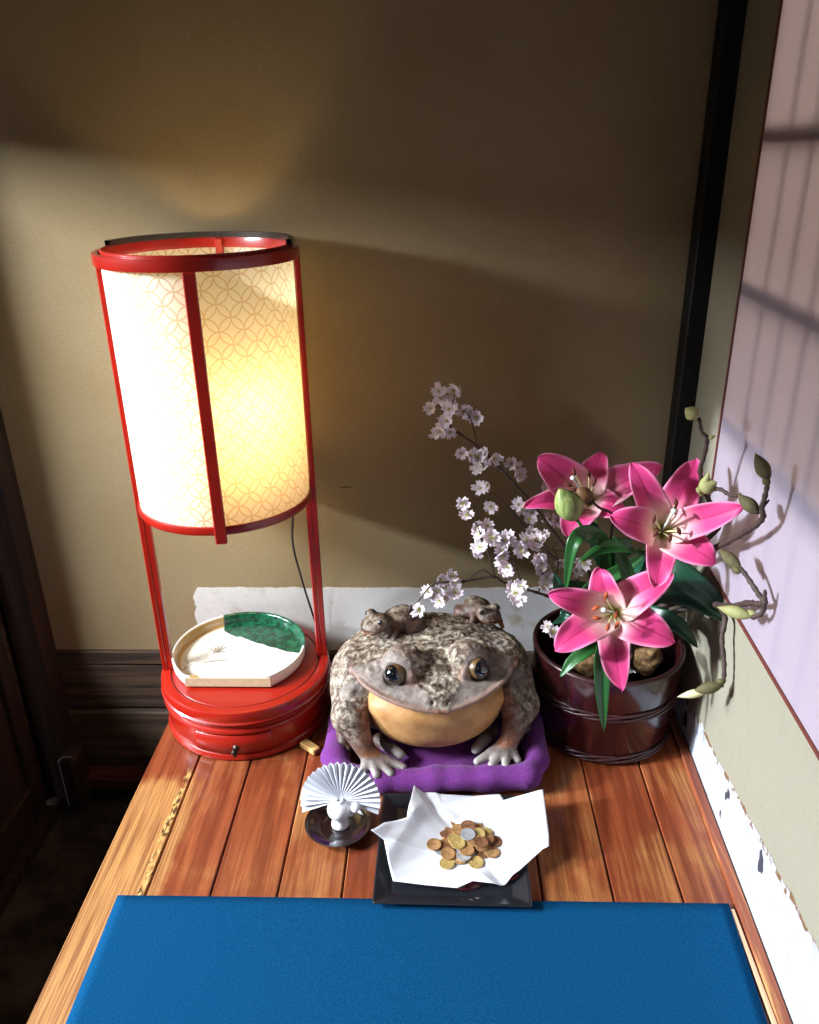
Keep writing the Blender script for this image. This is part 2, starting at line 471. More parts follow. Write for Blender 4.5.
M_chipend = plain('cut_softwood_end', (140, 92, 56), .7, nz=.3)

# frog stoneware
g = G('frog_stoneware', .55, spec=.4)
at = g.t.nodes.new('ShaderNodeAttribute'); at.attribute_name = 'Col'
sepc = g.t.nodes.new('ShaderNodeSeparateColor'); g.t.links.new(at.outputs['Color'], sepc.inputs[0])
crust, orange, pale = sepc.outputs[0], sepc.outputs[1], sepc.outputs[2]
na = g.noise(85, 6, .72); nb = g.noise(26, 4, .6); ncf = g.noise(230, 4, .7)
basec = g.ramp(nb, [(.3, lin(58, 38, 30)), (.5, lin(92, 68, 56)), (.7, lin(122, 100, 92))])
crc = g.ramp(na, [(.38, lin(56, 40, 32)), (.47, lin(108, 92, 78)), (.55, lin(164, 154, 136)), (.66, lin(202, 196, 178))])
c = g.mix(crust, basec, crc)
c = g.mix(g.math('MULTIPLY', orange, g.step(nb, .25, .55)), c, g.mix(ncf, lin(104, 52, 26), lin(170, 100, 56)))
c = g.mix(pale, c, g.mix(na, lin(128, 118, 112), lin(184, 178, 174)))
g.color(c); g.bump(g.math('ADD', na, g.math('MULTIPLY', ncf, .5)), .8, .0022); g.rough(g.math('ADD', .35, g.math('MULTIPLY', crust, .4))); M_frog = g
g = G('tan_throat_clay', .5, spec=.35)
c = g.mix(g.step(g.noise(30, 4, .6), .3, .7), lin(166, 118, 70), lin(194, 146, 94))
c = g.mix(g.step(g.noise(140, 5, .7), .66, .72), c, lin(120, 84, 50)); g.color(c); g.bump(g.noise(90, 4), .25, .001); M_belly = g
M_eyeblack = plain('glossy_black_eye', (10, 12, 16), .08, .7, coat=1)
M_eyegold = plain('gold_eye_rim', (104, 78, 44), .4, .5, coat=.3, nz=.4)

# bucket
g = G('dark_wine_lacquer', .2, spec=.5, coat=.45)
v = g.scale(g.co(), (60, 60, 5))
g.color(g.mix(g.step(g.noise(1, 4, .6, v), .35, .7), lin(34, 10, 12), lin(60, 17, 18))); M_bucket = g
M_hoop = plain('twisted_hoop', (60, 26, 28), .4, coat=.2, nz=.5, nsc=90)
M_soil = plain('dark_water', (14, 12, 12), .15, nz=.4)
g = G('pale_bark', .85, spec=.2); g.color(g.mix(g.step(g.noise(90, 6, .7), .35, .65), lin(84, 60, 38), lin(150, 118, 80))); g.bump(g.noise(130, 5, .7), .8, .003); M_bark = g
# plants
g = G('lily_petal', .5, spec=.35)
U = g.sep(g.co('UV'))
sx = g.math('ABSOLUTE', g.math('SUBTRACT', U[0], .5))
nz = g.noise(14, 4, .6, g.comb(g.math('MULTIPLY', U[0], 6), g.math('MULTIPLY', U[1], .9), 0))
pink = g.mix(nz, lin(216, 38, 112), lin(232, 92, 152))
pink = g.mix(g.math('MULTIPLY', g.step(sx, .34, .5), .65), pink, lin(246, 176, 206))
pink = g.mix(g.math('MULTIPLY', g.step(sx, .05, .0), .6), pink, lin(184, 14, 80))
w = g.math('ADD', U[1], g.math('MULTIPLY', g.math('SUBTRACT', nz, .5), .15))
c = g.mix(g.step(w, .62, .22), pink, lin(250, 226, 214))
c = g.mix(g.step(g.math('ADD', w, g.math('MULTIPLY', sx, .5)), .36, .14), c, lin(206, 206, 100))
sp = g.math('MULTIPLY', g.step(g.noise(30, 2, .5, g.comb(g.math('MULTIPLY', U[0], 1.2), g.math('MULTIPLY', U[1], 2.6), 3)), .69, .72), g.math('MULTIPLY', g.step(U[1], .18, .25), g.step(U[1], .52, .42)))
c = g.mix(sp, c, lin(170, 24, 70)); g.color(c); g.translucent(c, .3)
g.bump(g.noise(1, 2, .5, g.comb(g.math('MULTIPLY', U[0], 26), U[1], 0)), .25, .0012); M_petal = g
g = G('lily_leaf', .35, spec=.5, coat=.1)
U = g.sep(g.co('UV'))
st = g.noise(1, 3, .5, g.comb(g.math('MULTIPLY', U[0], 22), U[1], 0))
c = g.mix(st, lin(16, 60, 26), lin(52, 112, 50)); c = g.mix(g.step(g.math('ABSOLUTE', g.math('SUBTRACT', U[0], .5)), .04, .0), c, lin(24, 66, 30))
g.color(c); g.bump(st, .3, .001); g.translucent(lin(60, 120, 30), .12); M_leaf = g
M_leafdark = G('lily_leaf_bluish', .35, spec=.5, coat=.1); g = M_leafdark
U = g.sep(g.co('UV')); st = g.noise(1, 3, .5, g.comb(g.math('MULTIPLY', U[0], 22), U[1], 0))
g.color(g.mix(st, lin(14, 48, 36), lin(34, 86, 60))); g.bump(st, .3, .001); g.translucent(lin(30, 90, 50), .1)
M_stem = plain('green_stem', (86, 122, 62), .5, nz=.3)
g = G('lily_bud_green', .45, spec=.4); g.color(g.mix(g.step(g.noise(1, 3, .5, g.scale(g.co(), (120, 120, 25))), .35, .65), lin(104, 120, 62), lin(150, 162, 96))); M_bud = g
M_anther = plain('rust_pollen', (96, 34, 16), .8, nz=.5, nsc=200)
M_antherlt = plain('orange_pollen', (176, 78, 26), .8, nz=.5, nsc=200)
M_fil = plain('pale_filament', (206, 208, 150), .5)
M_stigma = plain('pale_stigma', (214, 226, 214), .5, nz=.15, nsc=300)
g = plain('cherry_petal', (250, 240, 246), .6, .2); g.translucent(lin(250, 232, 240), .3); M_cherry = g
M_cstam = plain('yellow_green_stamens', (176, 178, 70), .6)
M_twig = plain('cherry_bark', (74, 50, 44), .7, nz=.4, nsc=120, bump=.3)
M_mtwig = plain('magnolia_bark', (70, 52, 44), .7, nz=.45, nsc=100, bump=.4)
M_mbud = plain('fuzzy_bud', (92, 84, 50), .8, nz=.25, nsc=160, bump=.2)
M_mbudlt = plain('pale_bud', (150, 148, 92), .7, nz=.15, nsc=90)
M_mbudwh = plain('opening_white_bud', (222, 212, 160), .6, nz=.12, nsc=60)
M_copper = plain('bronze_coin', (196, 150, 100), .34, .5, metal=.4, nz=.3, nsc=180)
M_brass = plain('brass_coin', (208, 180, 112), .34, .5, metal=.4, nz=.25, nsc=180)
M_brown = plain('brown_coin', (158, 112, 78), .38, .5, metal=.4, nz=.4, nsc=180)
M_silver = plain('nickel_coin', (186, 188, 192), .32, .5, metal=.4, nz=.2, nsc=180)
M_cord = plain('black_cord', (18, 18, 20), .5)

# ================================================================== the setting
YW = 1.46          # plaster face of the back wall
XR = .458          # face of the side wall
struct('wall_back', MB().box(-.93, .60, YW, YW+.06, .026, 2.4, .0005), M_wall, smooth=False)
# timber sill under the plaster, cracked along its top
s = MB()
s.box(-1.4, .52, YW-.004, YW+.06, -.010, .024, .003); s.box(-1.4, .52, YW+.001, YW+.06, -.13, -.012, .005); s.box(-1.4, .52, YW-.006, YW+.06, -.27, -.134, .006); s.box(-1.4, .52, YW-.001, YW+.06, -.41, -.272, .006)
struct('trim_1', s, M_sill, smooth=False)
struct('trim_2', MB().box(-.82, -.525, YW-.05, YW-.006, -.318, -.288, .003), M_rail, smooth=False)
struct('trim_3', MB().box(.4275, .4585, 1.417, YW+.02, -.02, 1.9, .0015), M_black, smooth=False)
# side wall, running slightly in towards the viewer
RW = Matrix.Translation((XR, 1.417, 0)) @ Matrix.Rotation(math.radians(-1.6), 4, 'Z') @ Matrix.Translation((-XR, -1.417, 0))
def turn(mb): mb.v = [tuple(RW @ Vector(p)) for p in mb.v]; return mb
struct('wall_right', turn(MB().box(XR, XR+.05, .10, 1.50, -.05, .350, .0005).box(XR, XR+.05, 1.268, 1.50, .350, 2.4, .0005)), M_plinth, smooth=False)
# paper screen let into the side wall
w = thing('window_1', (XR, .7, .352), None, None); w['kind'] = 'structure'
pm = MB().box(XR-.0005, XR+.0005, .10, 1.262, .356, 1.9, .0001); obj('paper', turn(pm), M_shoji, w, smooth=False)
lt = MB()
y = 1.16
while y > .12:
    lt.box(XR+.0090, XR+.018, y-.0025, y+.0025, .356, 1.88, .0004); y -= .079
for z in (.600, .806, 1.012, 1.218, 1.424):
    lt.box(XR+.0090, XR+.022, .10, 1.262, z-.011, z+.011, .0004)
obj('lattice', turn(lt), M_lattice, w, smooth=False)
fr = MB().box(XR-.003, XR+.02, 1.262, 1.267, .350, 1.9, .0005).box(XR-.003, XR+.02, .10, 1.267, .350, .3555, .0005)
obj('window_frame', turn(fr), M_shojiframe, w, smooth=False)
# earthen lower floor
struct('floor_1', MB().box(-2.4, .6, -.6, YW+.05, -.40, -.36, .001), M_earth, smooth=False)
# raised plank platform
pl = MB()
edges = [-.5245, -.4365] + [-.4365+.0985*i for i in range(1, 9)]
edges = [-.5245, -.4355, -.339, -.2395, -.144, -.046, .052, .150, .2535, .3535, .4340]
for a, b in zip(edges[:-1], edges[1:]):
    pl.box(a+.0012, b-.0012, .10, 1.455, -.03, 0, .0018)
struct('floor_2', pl, M_plank, smooth=False)
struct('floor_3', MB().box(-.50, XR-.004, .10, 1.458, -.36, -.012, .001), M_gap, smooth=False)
# curb strip, very slightly out of line with the wall
cb = MB().box(XR-.0185, XR-.0015, .12, 1.44, -.02, .007, .002); turn(cb); struct('trim_4', cb, M_curb, smooth=False)

# corner post and boarded sliding door at the edge of the lower floor
struct('trim_5', MB().box(-.890, -.829, YW-.055, YW+.01, -.37, 2.4, .003), M_post, smooth=False)
struct('trim_6', MB().box(-.838, -.800, YW-.085, YW-.02, -.36, -.205, .008), M_post, smooth=False)
d1 = thing('door_1', (-.90, .9, -.36), None, None); d1['kind'] = 'structure'
b = MB().box(-.905, -.878, 1.328, 1.368, -.33, 1.9, .003)
b.box(-.907, -.876, -.3, 1.328, -.33, -.235, .003).box(-.907, -.880, -.3, 1.328, .085, .125, .003)
obj('door_frame', b, M_post, d1, smooth=False)
obj('door_panel', MB().box(-.897, -.890, -.3, 1.328, -.235, .085, .001), M_post, d1, smooth=False)
struct('trim_7', MB().box(-.93, -.86, -.2, 1.40, -.37, -.33, .003), M_post, smooth=False)
struct('wall_left', MB().box(-.96, -.90, 1.372, YW, -.36, 1.9, .001).box(-.94, -.88, -1.2, 1.372, 1.06, 3.2, .001).box(-.94, -.88, -3., -.3, -.36, 1.01, .001), M_sill, smooth=False)

# ================================================================== blue mat and batten
mt = MB(); n = 60; y0, y1 = .30, .8485
for j in range(31):
    yy = y0+(y1-y0)*j/30
    for i in range(n+1):
        u = i/n; xl = -.474+(.848-yy)*.02; xr = .414-(.848-yy)*.05
        mt.v.append((xl+(xr-xl)*u, yy+.001*u, .0042+.0002*math.sin(u*9+yy*14)))
for j in range(30):
    for i in range(n): a = j*(n+1)+i; mt.f.append((a, a+1, a+n+2, a+n+1))
o = obj('blue_mat', mt, M_mat, solid=.0035)
tag(o, 'blue felt mat spread flat over the front of the plank platform', 'mat')
bt = MB(); m = Matrix.Translation((.4165, .842, 0)) @ Matrix.Rotation(math.radians(-.6), 4, 'Z')
bt.box(-.0036, .0036, -.53, 0, .0005, .0052, .0012, M=m)
o = obj('wooden_batten', bt, M_batten, smooth=False)
tag(o, 'thin pale wooden batten lying between the blue mat edge and the curb', 'batten')

# ================================================================== andon lamp
LC = Vector((-.371, 1.2985, 0))
lamp = thing('andon_lamp', (LC.x, LC.y, 0), 'tall red lacquered paper lantern with round base and patterned shade', 'lamp')
def ring(prof, n=96): return MB().lathe(prof, n, LC)
BR = .1575
base = ring([(0, .001), (BR-.006, .001), (BR-.001, .003), (BR, .008), (BR-.002, .014), (BR-.005, .016), (BR-.005, .019), (BR-.003, .022), (BR-.003, .058), (BR, .061), (BR+.0015, .0645), (BR, .068), (BR-.004, .070), (BR-.004, .0735), (BR-.001, .0765)
             , (BR-.001, .0765), (0, .0765)])
obj('base', base, M_redw, lamp, auto=.6)
lid = ring([(BR-.002, .077), (BR+.002, .080), (BR+.0035, .084), (BR+.001, .087), (BR+.0015, .0925), (BR+.0015, .103), (BR-.0005, .1065), (BR-.004, .1075), (BR-.0165, .1075), (BR-.0175, .1055), (BR-.0195, .1055), (BR-.0205, .107), (0, .107)])
lo = obj('base_lid', lid, M_redw, lamp, auto=.6)
obj('lid_groove', ring([(BR-.0205, .10705), (BR-.0165, .1078), (BR-.0175, .1058), (BR-.0195, .1058)][2:]), M_groove, lo)
# drawer front let into the base, with its knob
dr = MB(); a0, a1 = math.radians(270-26), math.radians(270+27)
dr.lathe([(BR-.004, .0185), (BR-.0008, .0198), (BR-.0008, .0555), (BR-.004, .0568)], 30, LC, a0=a0, a1=a1)
dro = obj('drawer', dr, M_redw, lamp, solid=.0015)
kx = LC+Vector((.008, -(BR-.0015), .031)); mk = Matrix.Rotation(PI/2, 4, 'X')
k = MB().lathe([(0, -.001), (.0065, -.001), (.0065, .0012), (.003, .002), (.0024, .007), (.0052, .010), (.0058, .0135), (.004, .0165), (0, .0172)], 20, kx, M=mk)
k.ball(kx+Vector((0, -.0105, -.006)), .0042, 12, 8, (1, .8, 1.5))
obj('knob', k, M_iron, dro)
# posts: one outer and one inner on each side
def post(x, y, z0, z1, w=.0062, dpt=.0048, name='post', m=M_red, rot=0, parent=lamp):
    mm = Matrix.Translation((x, y, 0)) @ Matrix.Rotation(rot, 4, 'Z')
    return obj(name, MB().box(-w, w, -dpt, dpt, z0, z1, .0016, M=mm), m, parent, smooth=False)
for an, sg in ((math.radians(189), 1), (math.radians(11), 1)):
    post(LC.x+.1505*math.cos(an), LC.y+.1505*math.sin(an), .1065, .853, .0048, .0066, 'post', M_red, an)
    post(LC.x+.1405*math.cos(an), LC.y+.1405*math.sin(an), .1065, .475, .0048, .0066, 'inner_post', M_red, an)
# top ring and shade
TR = .1560
top = ring([(TR-.0095, .852), (TR-.0005, .852), (TR, .853), (TR, .8685), (TR-.001, .8695), (TR-.0075, .8695), (TR-.008, .8685), (TR-.0095, .8685), (TR-.0095, .852)])
to = obj('top_ring', top, M_red, lamp, auto=.6)
SRr = .1445
sh = bpy.data.objects.new('lamp_shade', None)
# paper cylinder with its own ring bands and slats
pm = MB(); uv = []; n = 144; rows = 24; z0, z1 = .452, .866; per = .0392
for j in range(rows+1):
    for i in range(n+1):
        a = 2*PI*i/n; z = z0+(z1-z0)*j/rows
        pm.v.append((LC.x+SRr*math.cos(a), LC.y+SRr*math.sin(a), z)); uv.append((i/n*24, (z-z0)/per))
for j in range(rows):
    for i in range(n): q = j*(n+1)+i; pm.f.append((q, q+1, q+n+2, q+n+1))
shade = obj('lamp_shade', pm, M_shade, lamp, uv=uv)
obj('shade_ring', ring([(SRr-.006, .447), (SRr+.0035, .447), (SRr+.0045, .449), (SRr+.0045, .4585), (SRr+.0035, .461), (SRr+.0008, .461), (SRr-.0008, .461), (SRr-.006, .461), (SRr-.006, .447)]), M_red, shade, auto=.6)
obj('shade_ring', ring([(SRr-.0035, .855), (SRr-.0012, .855), (SRr-.0012, .8725), (SRr-.002, .8735), (SRr-.0030, .8735), (SRr-.0035, .8725), (SRr-.0035, .855)]), M_red, shade, auto=.6)
post(LC.x+.0265, LC.y-SRr-.0060, .435, .8520, .0090, .0062, 'slat', M_red, math.radians(11), shade)
post(LC.x-.002, LC.y+SRr-.0046, .455, .870, .0065, .0035, 'slat', M_red, 0, shade)
rb = MB().lathe([(SRr-.0045, .8715), (SRr+.0035, .8715), (SRr+.0035, .8805), (SRr-.0045, .8805), (SRr-.0045, .8715)], 60, LC, a0=math.radians(-4), a1=math.radians(176))
obj('black_rim', rb, M_rimblack, lamp, smooth=False)
# bulb on a small cross bar
BZ = .575; bx = LC+Vector((.045, -.060, 0))
bar = obj('bulb_bar', MB().box(LC.x-.128, LC.x+.128, bx.y-.006, bx.y+.006, .4475, .4555, .001).lathe([(.0, .4555), (.016, .4555), (.016, .50), (.013, .505), (0, .505)], 24, (bx.x, bx.y, 0)), M_red, lamp, smooth=False)
ge = G('warm_bulb_glass', .3, base=lin(255, 240, 210)); ge.b.inputs['Emission Color'].default_value = (1, .62, .26, 1); ge.b.inputs['Emission Strength'].default_value = 14
bm_ = MB().lathe([(.0, .505), (.012, .505), (.014, .52), (.026, .545), (.031, .575), (.026, .598), (.014, .609), (0, .612)], 28, (bx.x, bx.y, 0))
obj('bulb', bm_, ge, bar)
cd = smooth_path([(-0.2695, 1.3600, 0.3849), (-0.2799, 1.3900, 0.3124), (-0.2737, 1.4200, 0.2195), (-0.2612, 1.4350, 0.1364), (-0.2459, 1.4420, 0.0641), (-0.2257, 1.4420, 0.0091), (-.198,1.43,.012), (-.17,1.445,.004), (-.05,1.44,.004)], 8)
obj('power_cord', MB().tube([LC+Vector((.07, .0, .452))]+cd, .0021, 8), M_cord, lamp)

# ================================================================== ceramic dish on the lamp base
DC = Vector((-.3850, 1.314, .1078))
def dish_r(a, r, cut):
    # truncated circle: straight front chord
    x, y = r*math.cos(a), r*math.sin(a)
    if y < -cut: k = cut/(-y); 
    return x, max(y, -cut) if y >= -cut else -cut
def dish_loop(r, cut, z):
    pts = []
    ac = math.asin(min(1, cut/r))
    for i in range(97): a = -ac+(PI+2*ac)*i/96; pts.append((r*math.cos(a), r*math.sin(a), z))
    xl = -r*math.cos(ac)
    for i in range(1, 16): pts.append((xl+(-2*xl)*i/16, -cut, z))
    return pts
dm = MB()
loops = [(.120, .092, 0), (.1235, .0965, .0015), (.1260, .0995, .008), (.1268, .1005, .024), (.1255, .0995, .0265), (.1230, .0965, .0262), (.1205, .0935, .0225), (.118, .090, .0075), (.112, .085, .0052), (.08, .06, .0048), (.04, .03, .0047), (.01, .0075, .0047)]
for r, cc, z in loops: dm.v += [(DC.x+p[0], DC.y+p[1], DC.z+p[2]) for p in dish_loop(r, cc, z)]
nl = 112
for i in range(len(loops)-1):
    for k in range(nl): dm.f.append((i*nl+k, i*nl+(k+1) % nl, (i+1)*nl+(k+1) % nl, (i+1)*nl+k))
dm.f.append(tuple(range(nl-1, -1, -1))); dm.f.append(tuple(range((len(loops)-1)*nl, len(loops)*nl)))
dish = thing('ceramic_dish', tuple(DC), 'white ceramic dish with straight front edge and green glaze, on the red lamp base', 'dish')
obj('bowl', dm, M_dish, dish, auto=.9)
ob = MB(); 
fm = MB().box(DC.x-.079, DC.x+.079, DC.y-.1012, DC.y-.0995, DC.z+.004, DC.z+.0225, .0004); obj('bare_clay_front', fm, M_biscuit, dish, smooth=False)
ink = MB()
for (ax, ay, bx_, by) in [(-.052, .01, -.060, .034), (-.050, .01, -.050, .038), (-.048, .01, -.040, .036), (-.046, .009, -.030, .030), (-.053, .008, -.070, .024), (-.055, .004, -.012, .014), (-.065, -.028, -.020, -.020), (-.098, -.05, -.082, -.032), (-.1, -.02, -.086, -.048)]:
    pts = [Vector((DC.x+ax+(bx_-ax)*t, DC.y+ay+(by-ay)*t+.003*math.sin(3*t), DC.z+.0050)) for t in (0, .25, .5, .75, 1)]
    ink.tube(pts, [.0007, .0008, .0007, .0005, .0002], 5)
obj('grass_drawing', ink, M_brownink, dish)

# ================================================================== cushion
CX = -.008
def cush(p):
    x, y, z = p
    xx = x-CX
    d = ell((xx, y, z), (0, 1.235, .012), (.172, .145, .022))
    nn = vnoise(x*28, y*28, z*28)-.5
    A = (-.176, 1.085, .026); B = (.170, 1.082, .024)
    path = [(-.172, 1.36, .026), (-.176, 1.22, .028), (-.174, 1.12, .030), (-.160, 1.083, .024), (-.09, 1.076, .021), (0, 1.076, .023), (.09, 1.080, .023), (.160, 1.086, .024), (.176, 1.12, .028), (.180, 1.24, .028), (.172, 1.36, .026), (0, 1.385, .024), (-.172, 1.36, .026)]
    for a, b in zip(path[:-1], path[1:]):
        d = smin(d, cap((xx, y, z), a, b, .0215, .0215), .012)
    # seam crease at the front corner nearest the wall side
    d = smax(d, -(cap((xx, y, z), (.158, 1.052, .045), (.168, 1.07, .0), .003, .003)), .004)
    d = d+nn*.006
    return smax(d, .0012-z, .004)
o = sdf_obj('floor_cushion', cush, (-.225, 1.03, -.01), (.22, 1.43, .07), .0036, M_cushion, relax=2)
tag(o, 'purple cloth cushion with thick rolled edge under the ceramic frog', 'cushion')

# ================================================================== the frog
FX = -.018; FT = math.radians(7)
def toL(p):
    X = p[0]-FX; Y = p[1]-1.25; c_, s_ = math.cos(FT), math.sin(FT)
    return c_*X+s_*Y, -s_*X+c_*Y+1.25, p[2]
def toW(x, y, z):
    c_, s_ = math.cos(FT), math.sin(FT); Y = y-1.25
    return Vector((FX+c_*x-s_*Y, 1.25+s_*x+c_*Y, z))
def frog_d(p):
    xs, y, z = toL(p); x = np.abs(xs); q = (x, y, z)
    body = ell(q, (0, 1.268, .118), (.160, .118, .094))
    body = smin(body, ell(q, (.085, 1.255, .110), (.088, .10, .085)), .03)
    # head: rough flat top between two ridges, steep cheeks, wide lip
    lip = (np.sqrt((x/.146)**2+((y-1.190)/.108)**2)-1)*.10
    bot = (.154+.13*x+0.75*x*x+.20*np.maximum(y-1.16, 0)) - z
    topp = (z-(.178+.44*np.minimum(y-1.09, .085)-.12*np.maximum(y-1.19, 0)))*.92
    rho = np.sqrt((x/.146)**2+((y-1.190)/.108)**2)
    slope = .78+1.2*np.exp(-(x/.020)**2)
    side = (z-(.154+.13*x+0.75*x*x+.007+slope*np.clip(1-rho, 0, 1)*.115))*.85
    side = side+.0035*np.exp(-(((x-.080)/.03)**2+((y-1.120)/.02)**2))
    head = smax(smax(lip, bot, .007), smax(topp, side, .004), .010)
    d = smin(body, head, .012)
    # bead along the lip edge
    lz = .154+.13*x+0.75*x*x+.0045; ly = 1.190-.1065*np.sqrt(np.clip(1-(x/.1455)**2, 0, 1))
    bead = np.sqrt((z-lz)**2+(y-ly)**2)-.0038+np.maximum(x-.130, 0)
    d = smin(d, bead*.8, .005)
    # brow domes and sockets
    d = smin(d, ell(q, (.055, 1.160, .211), (.033, .032, .025)), .006)
    d = smax(d, -ell(q, (.0715, 1.130, .2025), (.0215, .020, .0200)), .003)
    d = smin(d, ell(q, (.048, 1.128, .200), (.009, .012, .010), rotz=-.6), .008)
    # shoulder/upper arm, forearm, wrist
    d = smin(d, ell(q, (.136, 1.222, .132), (.042, .060, .062)), .03)
    d = smin(d, cap(q, (.146, 1.190, .128), (.150, 1.150, .112), .031, .029), .022)
    d = smin(d, cap(q, (.150, 1.148, .110), (.124, 1.115, .062), .028, .0165), .016)
    d = smin(d, cap(q, (.146, 1.158, .134), (.124, 1.150, .134), .018, .012), .012)
    # front toes
    for tx, ty in ((.133, 1.086), (.110, 1.077), (.086, 1.079), (.064, 1.091)):
        d = smin(d, cap(q, (.118, 1.112, .056), ((.118+tx)/2, (1.112+ty)/2, .050), .0130, .0092), .006)
        d = smin(d, cap(q, ((.118+tx)/2, (1.112+ty)/2, .050), (tx, ty, .042), .0088, .0070), .003)
    # hind leg: thigh, knee, folded foot
    d = smin(d, ell(q, (.132, 1.270, .078), (.052, .080, .052)), .022)
    d = smin(d, cap(q, (.158, 1.20, .060), (.162, 1.165, .045), .020, .013), .014)
    for tx, ty in ((.172, 1.148), (.155, 1.150)):
        d = smin(d, cap(q, (.160, 1.18, .042), (tx, ty, .038), .010, .0065), .005)
    d = smin(d, cap(q, (.100, 1.16, .046), (.066, 1.118, .046), .013, .0090), .008)
    # nostrils, light wart, warts
    d = smax(d, -ell(q, (.0125, 1.0890, .172), (.0034, .006, .0034)), .002)
    d = smin(d, ell((xs, y, z), (.110, 1.195, .196), (.012, .012, .008)), .004)
    upness = np.clip((z-.09)/.08, 0, 1)
    w = np.clip(vnoise(xs*210, y*210, z*210, 5)-.45, 0, 1)*.0042*upness + np.clip(vnoise(xs*90, y*90, z*90, 9)-.45, 0, 1)*.0045*upness
    lowface = np.clip((1.160-y)/.03, 0, 1)*np.clip((x-.018-(y-1.09)*.72)/.012, 0, 1)*(z > .15)
    w = w*(1-.92*lowface)
    d = d-w
    return smax(d, .033-z, .002)
def frog_col(v):
    xs, y, z = toL((v[:, 0], v[:, 1], v[:, 2])); x = abs(xs)
    ridge = np.clip((.012+.72*(y-1.09)-x)/.012, 0, 1)         # between the ridges
    crust = np.clip((z-.060)/.05, 0, 1)*.75
    crust = np.maximum(crust, ridge*(z > .17))
    cheek = (y < 1.17)*(z > .150)*(x > .016+.75*(y-1.09))
    crust = np.where(cheek > 0, .30, crust)
    lz = .154+.13*x+0.75*x*x; low = np.clip((lz+.011-z)/.004, 0, 1)*np.clip(1-(lz-.006-z)/.004, 0, 1)*(y < 1.19)*(x < .145)   # lip edge
    arm = np.clip(1-np.abs(z-.138)/.014, 0, 1)*np.clip((.135-x)/.02, 0, 1)*(x > .09)*(y < 1.15)
    inner = np.clip((.145-x)/.02, 0, 1)*(x > .1)*(z < .14)*(z > .062)*(y < 1.16)
    brow = np.exp(-(((x-.055)/.026)**2+((y-1.168)/.024)**2)); crust = crust*(1-.65*brow)
    corner = np.exp(-(((x-.047)/.012)**2+((y-1.122)/.012)**2+((z-.197)/.014)**2))
    org = np.clip(np.maximum.reduce([low*.8, arm*.75, inner*.6, corner]), 0, 1)
    pale = np.clip((.066-z)/.02, 0, 1)*(y < 1.14)*.9
    wart = np.exp(-(((xs-.110)/.011)**2+((y-1.195)/.011)**2+((z-.203)/.010)**2)); pale = np.maximum(pale, wart)
    gr = np.where(cheek > 0, .35, 0); pale = np.maximum(pale, gr)
    crust = crust*(1-.8*np.clip((.10-z)/.03, 0, 1))
    return np.stack([crust, org, pale, np.ones_like(x)], 1)
frog = thing('ceramic_frog', (FX, 1.25, .03), 'large glazed pottery frog with tan throat crouching on the purple cushion', 'frog statue')
sdf_obj('body', frog_d, (-.245, 1.05, .02), (.215, 1.41, .26), .0023, M_frog, frog, frog_col, relax=1)
def belly(p):
    q = toL(p)
    d = ell(q, (0, 1.172, .114), (.120, .078, .080))
    d = smin(d, ell(q, (0, 1.155, .135), (.120, .060, .032)), .02)
    return smax(d, q[2]-(.158+.13*np.abs(q[0])+0.75*q[0]**2), .003)
sdf_obj('throat', belly, (-.16, 1.07, .02), (.13, 1.28, .20), .0030, M_belly, frog, relax=2)
for sx in (-1, 1):
    ec = toW(sx*.0690, 1.1345, .2035); fw = Vector((sx*.34, -.90, .34)).normalized()
    rim = MB().ball(ec, .0192, 28, 16); eo = obj('eye', rim, M_eyegold, frog)
    obj('pupil', MB().ball(ec+fw*.0030+Vector((sx*.0016, 0, 0)), .0176, 28, 16), M_eyeblack, eo)

# two little frogs moulded on its back
def small_frog(c, yaw, sc, name='small_frog'):
    cy, sy = math.cos(yaw), math.sin(yaw)
    def fn(p):
        X = (p[0]-c[0]); Y = (p[1]-c[1]); Z = (p[2]-c[2])/sc
        x = (cy*X+sy*Y)/sc; y = (-sy*X+cy*Y)/sc       # head towards -y
        a = np.abs(x); q = (a, y, Z)
        d = ell(q, (0, .014, .010), (.019, .024, .014), rotx=.25)
        d = smin(d, ell(q, (0, -.018, .016), (.017, .018, .0095), rotx=.2), .006)
        d = smin(d, ell(q, (.011, -.016, .0245), (.0058, .006, .0055)), .003)
        d = smin(d, cap(q, (.014, .0, .008), (.024, -.008, -.004), .0055, .0042), .004)
        d = smin(d, cap(q, (.024, -.008, -.004), (.023, -.018, -.010), .004, .0032), .003)
        d = smin(d, ell(q, (.019, .026, .004), (.009, .016, .009)), .005)
        d = smin(d, cap(q, (.024, .03, -.004), (.030, .016, -.009), .004, .003), .003)
        d = smax(d, -ell(q, (0, -.036, .0135), (.016, .008, .0012)), .001)   # mouth slit
        d = d-np.clip(vnoise(p[0]*260, p[1]*260, p[2]*260)-.5, 0, 1)*.003/sc*.5
        return d*sc
    def cf(v):
        X = v[:, 0]-c[0]; Y = v[:, 1]-c[1]; Z = (v[:, 2]-c[2])/sc; y = (-sy*X+cy*Y)/sc
        o = np.clip((.016-Z)/.01, 0, 1)*(y < -.01)*.75
        return np.stack([np.clip((Z-.012)/.012, 0, 1)*.55, o, np.zeros_like(o), np.ones_like(o)], 1)
    r = .058*sc
    o = sdf_obj(name, fn, (c[0]-r, c[1]-r, c[2]-.02*sc), (c[0]+r, c[1]+r, c[2]+.04*sc), .0013, M_frog, frog, cf, relax=1)
    for s in (-1, 1):
        lx, ly, lz = s*.0135, -.0195, .0245
        w = Vector((c[0]+sc*(cy*lx-sy*ly), c[1]+sc*(sy*lx+cy*ly), c[2]+sc*lz))
        obj('eye', MB().ball(w, .0034*sc, 12, 8), M_eyeblack, o)
    return o
small_frog(Vector((-.092, 1.250, .210)), math.radians(-52), 1.50)
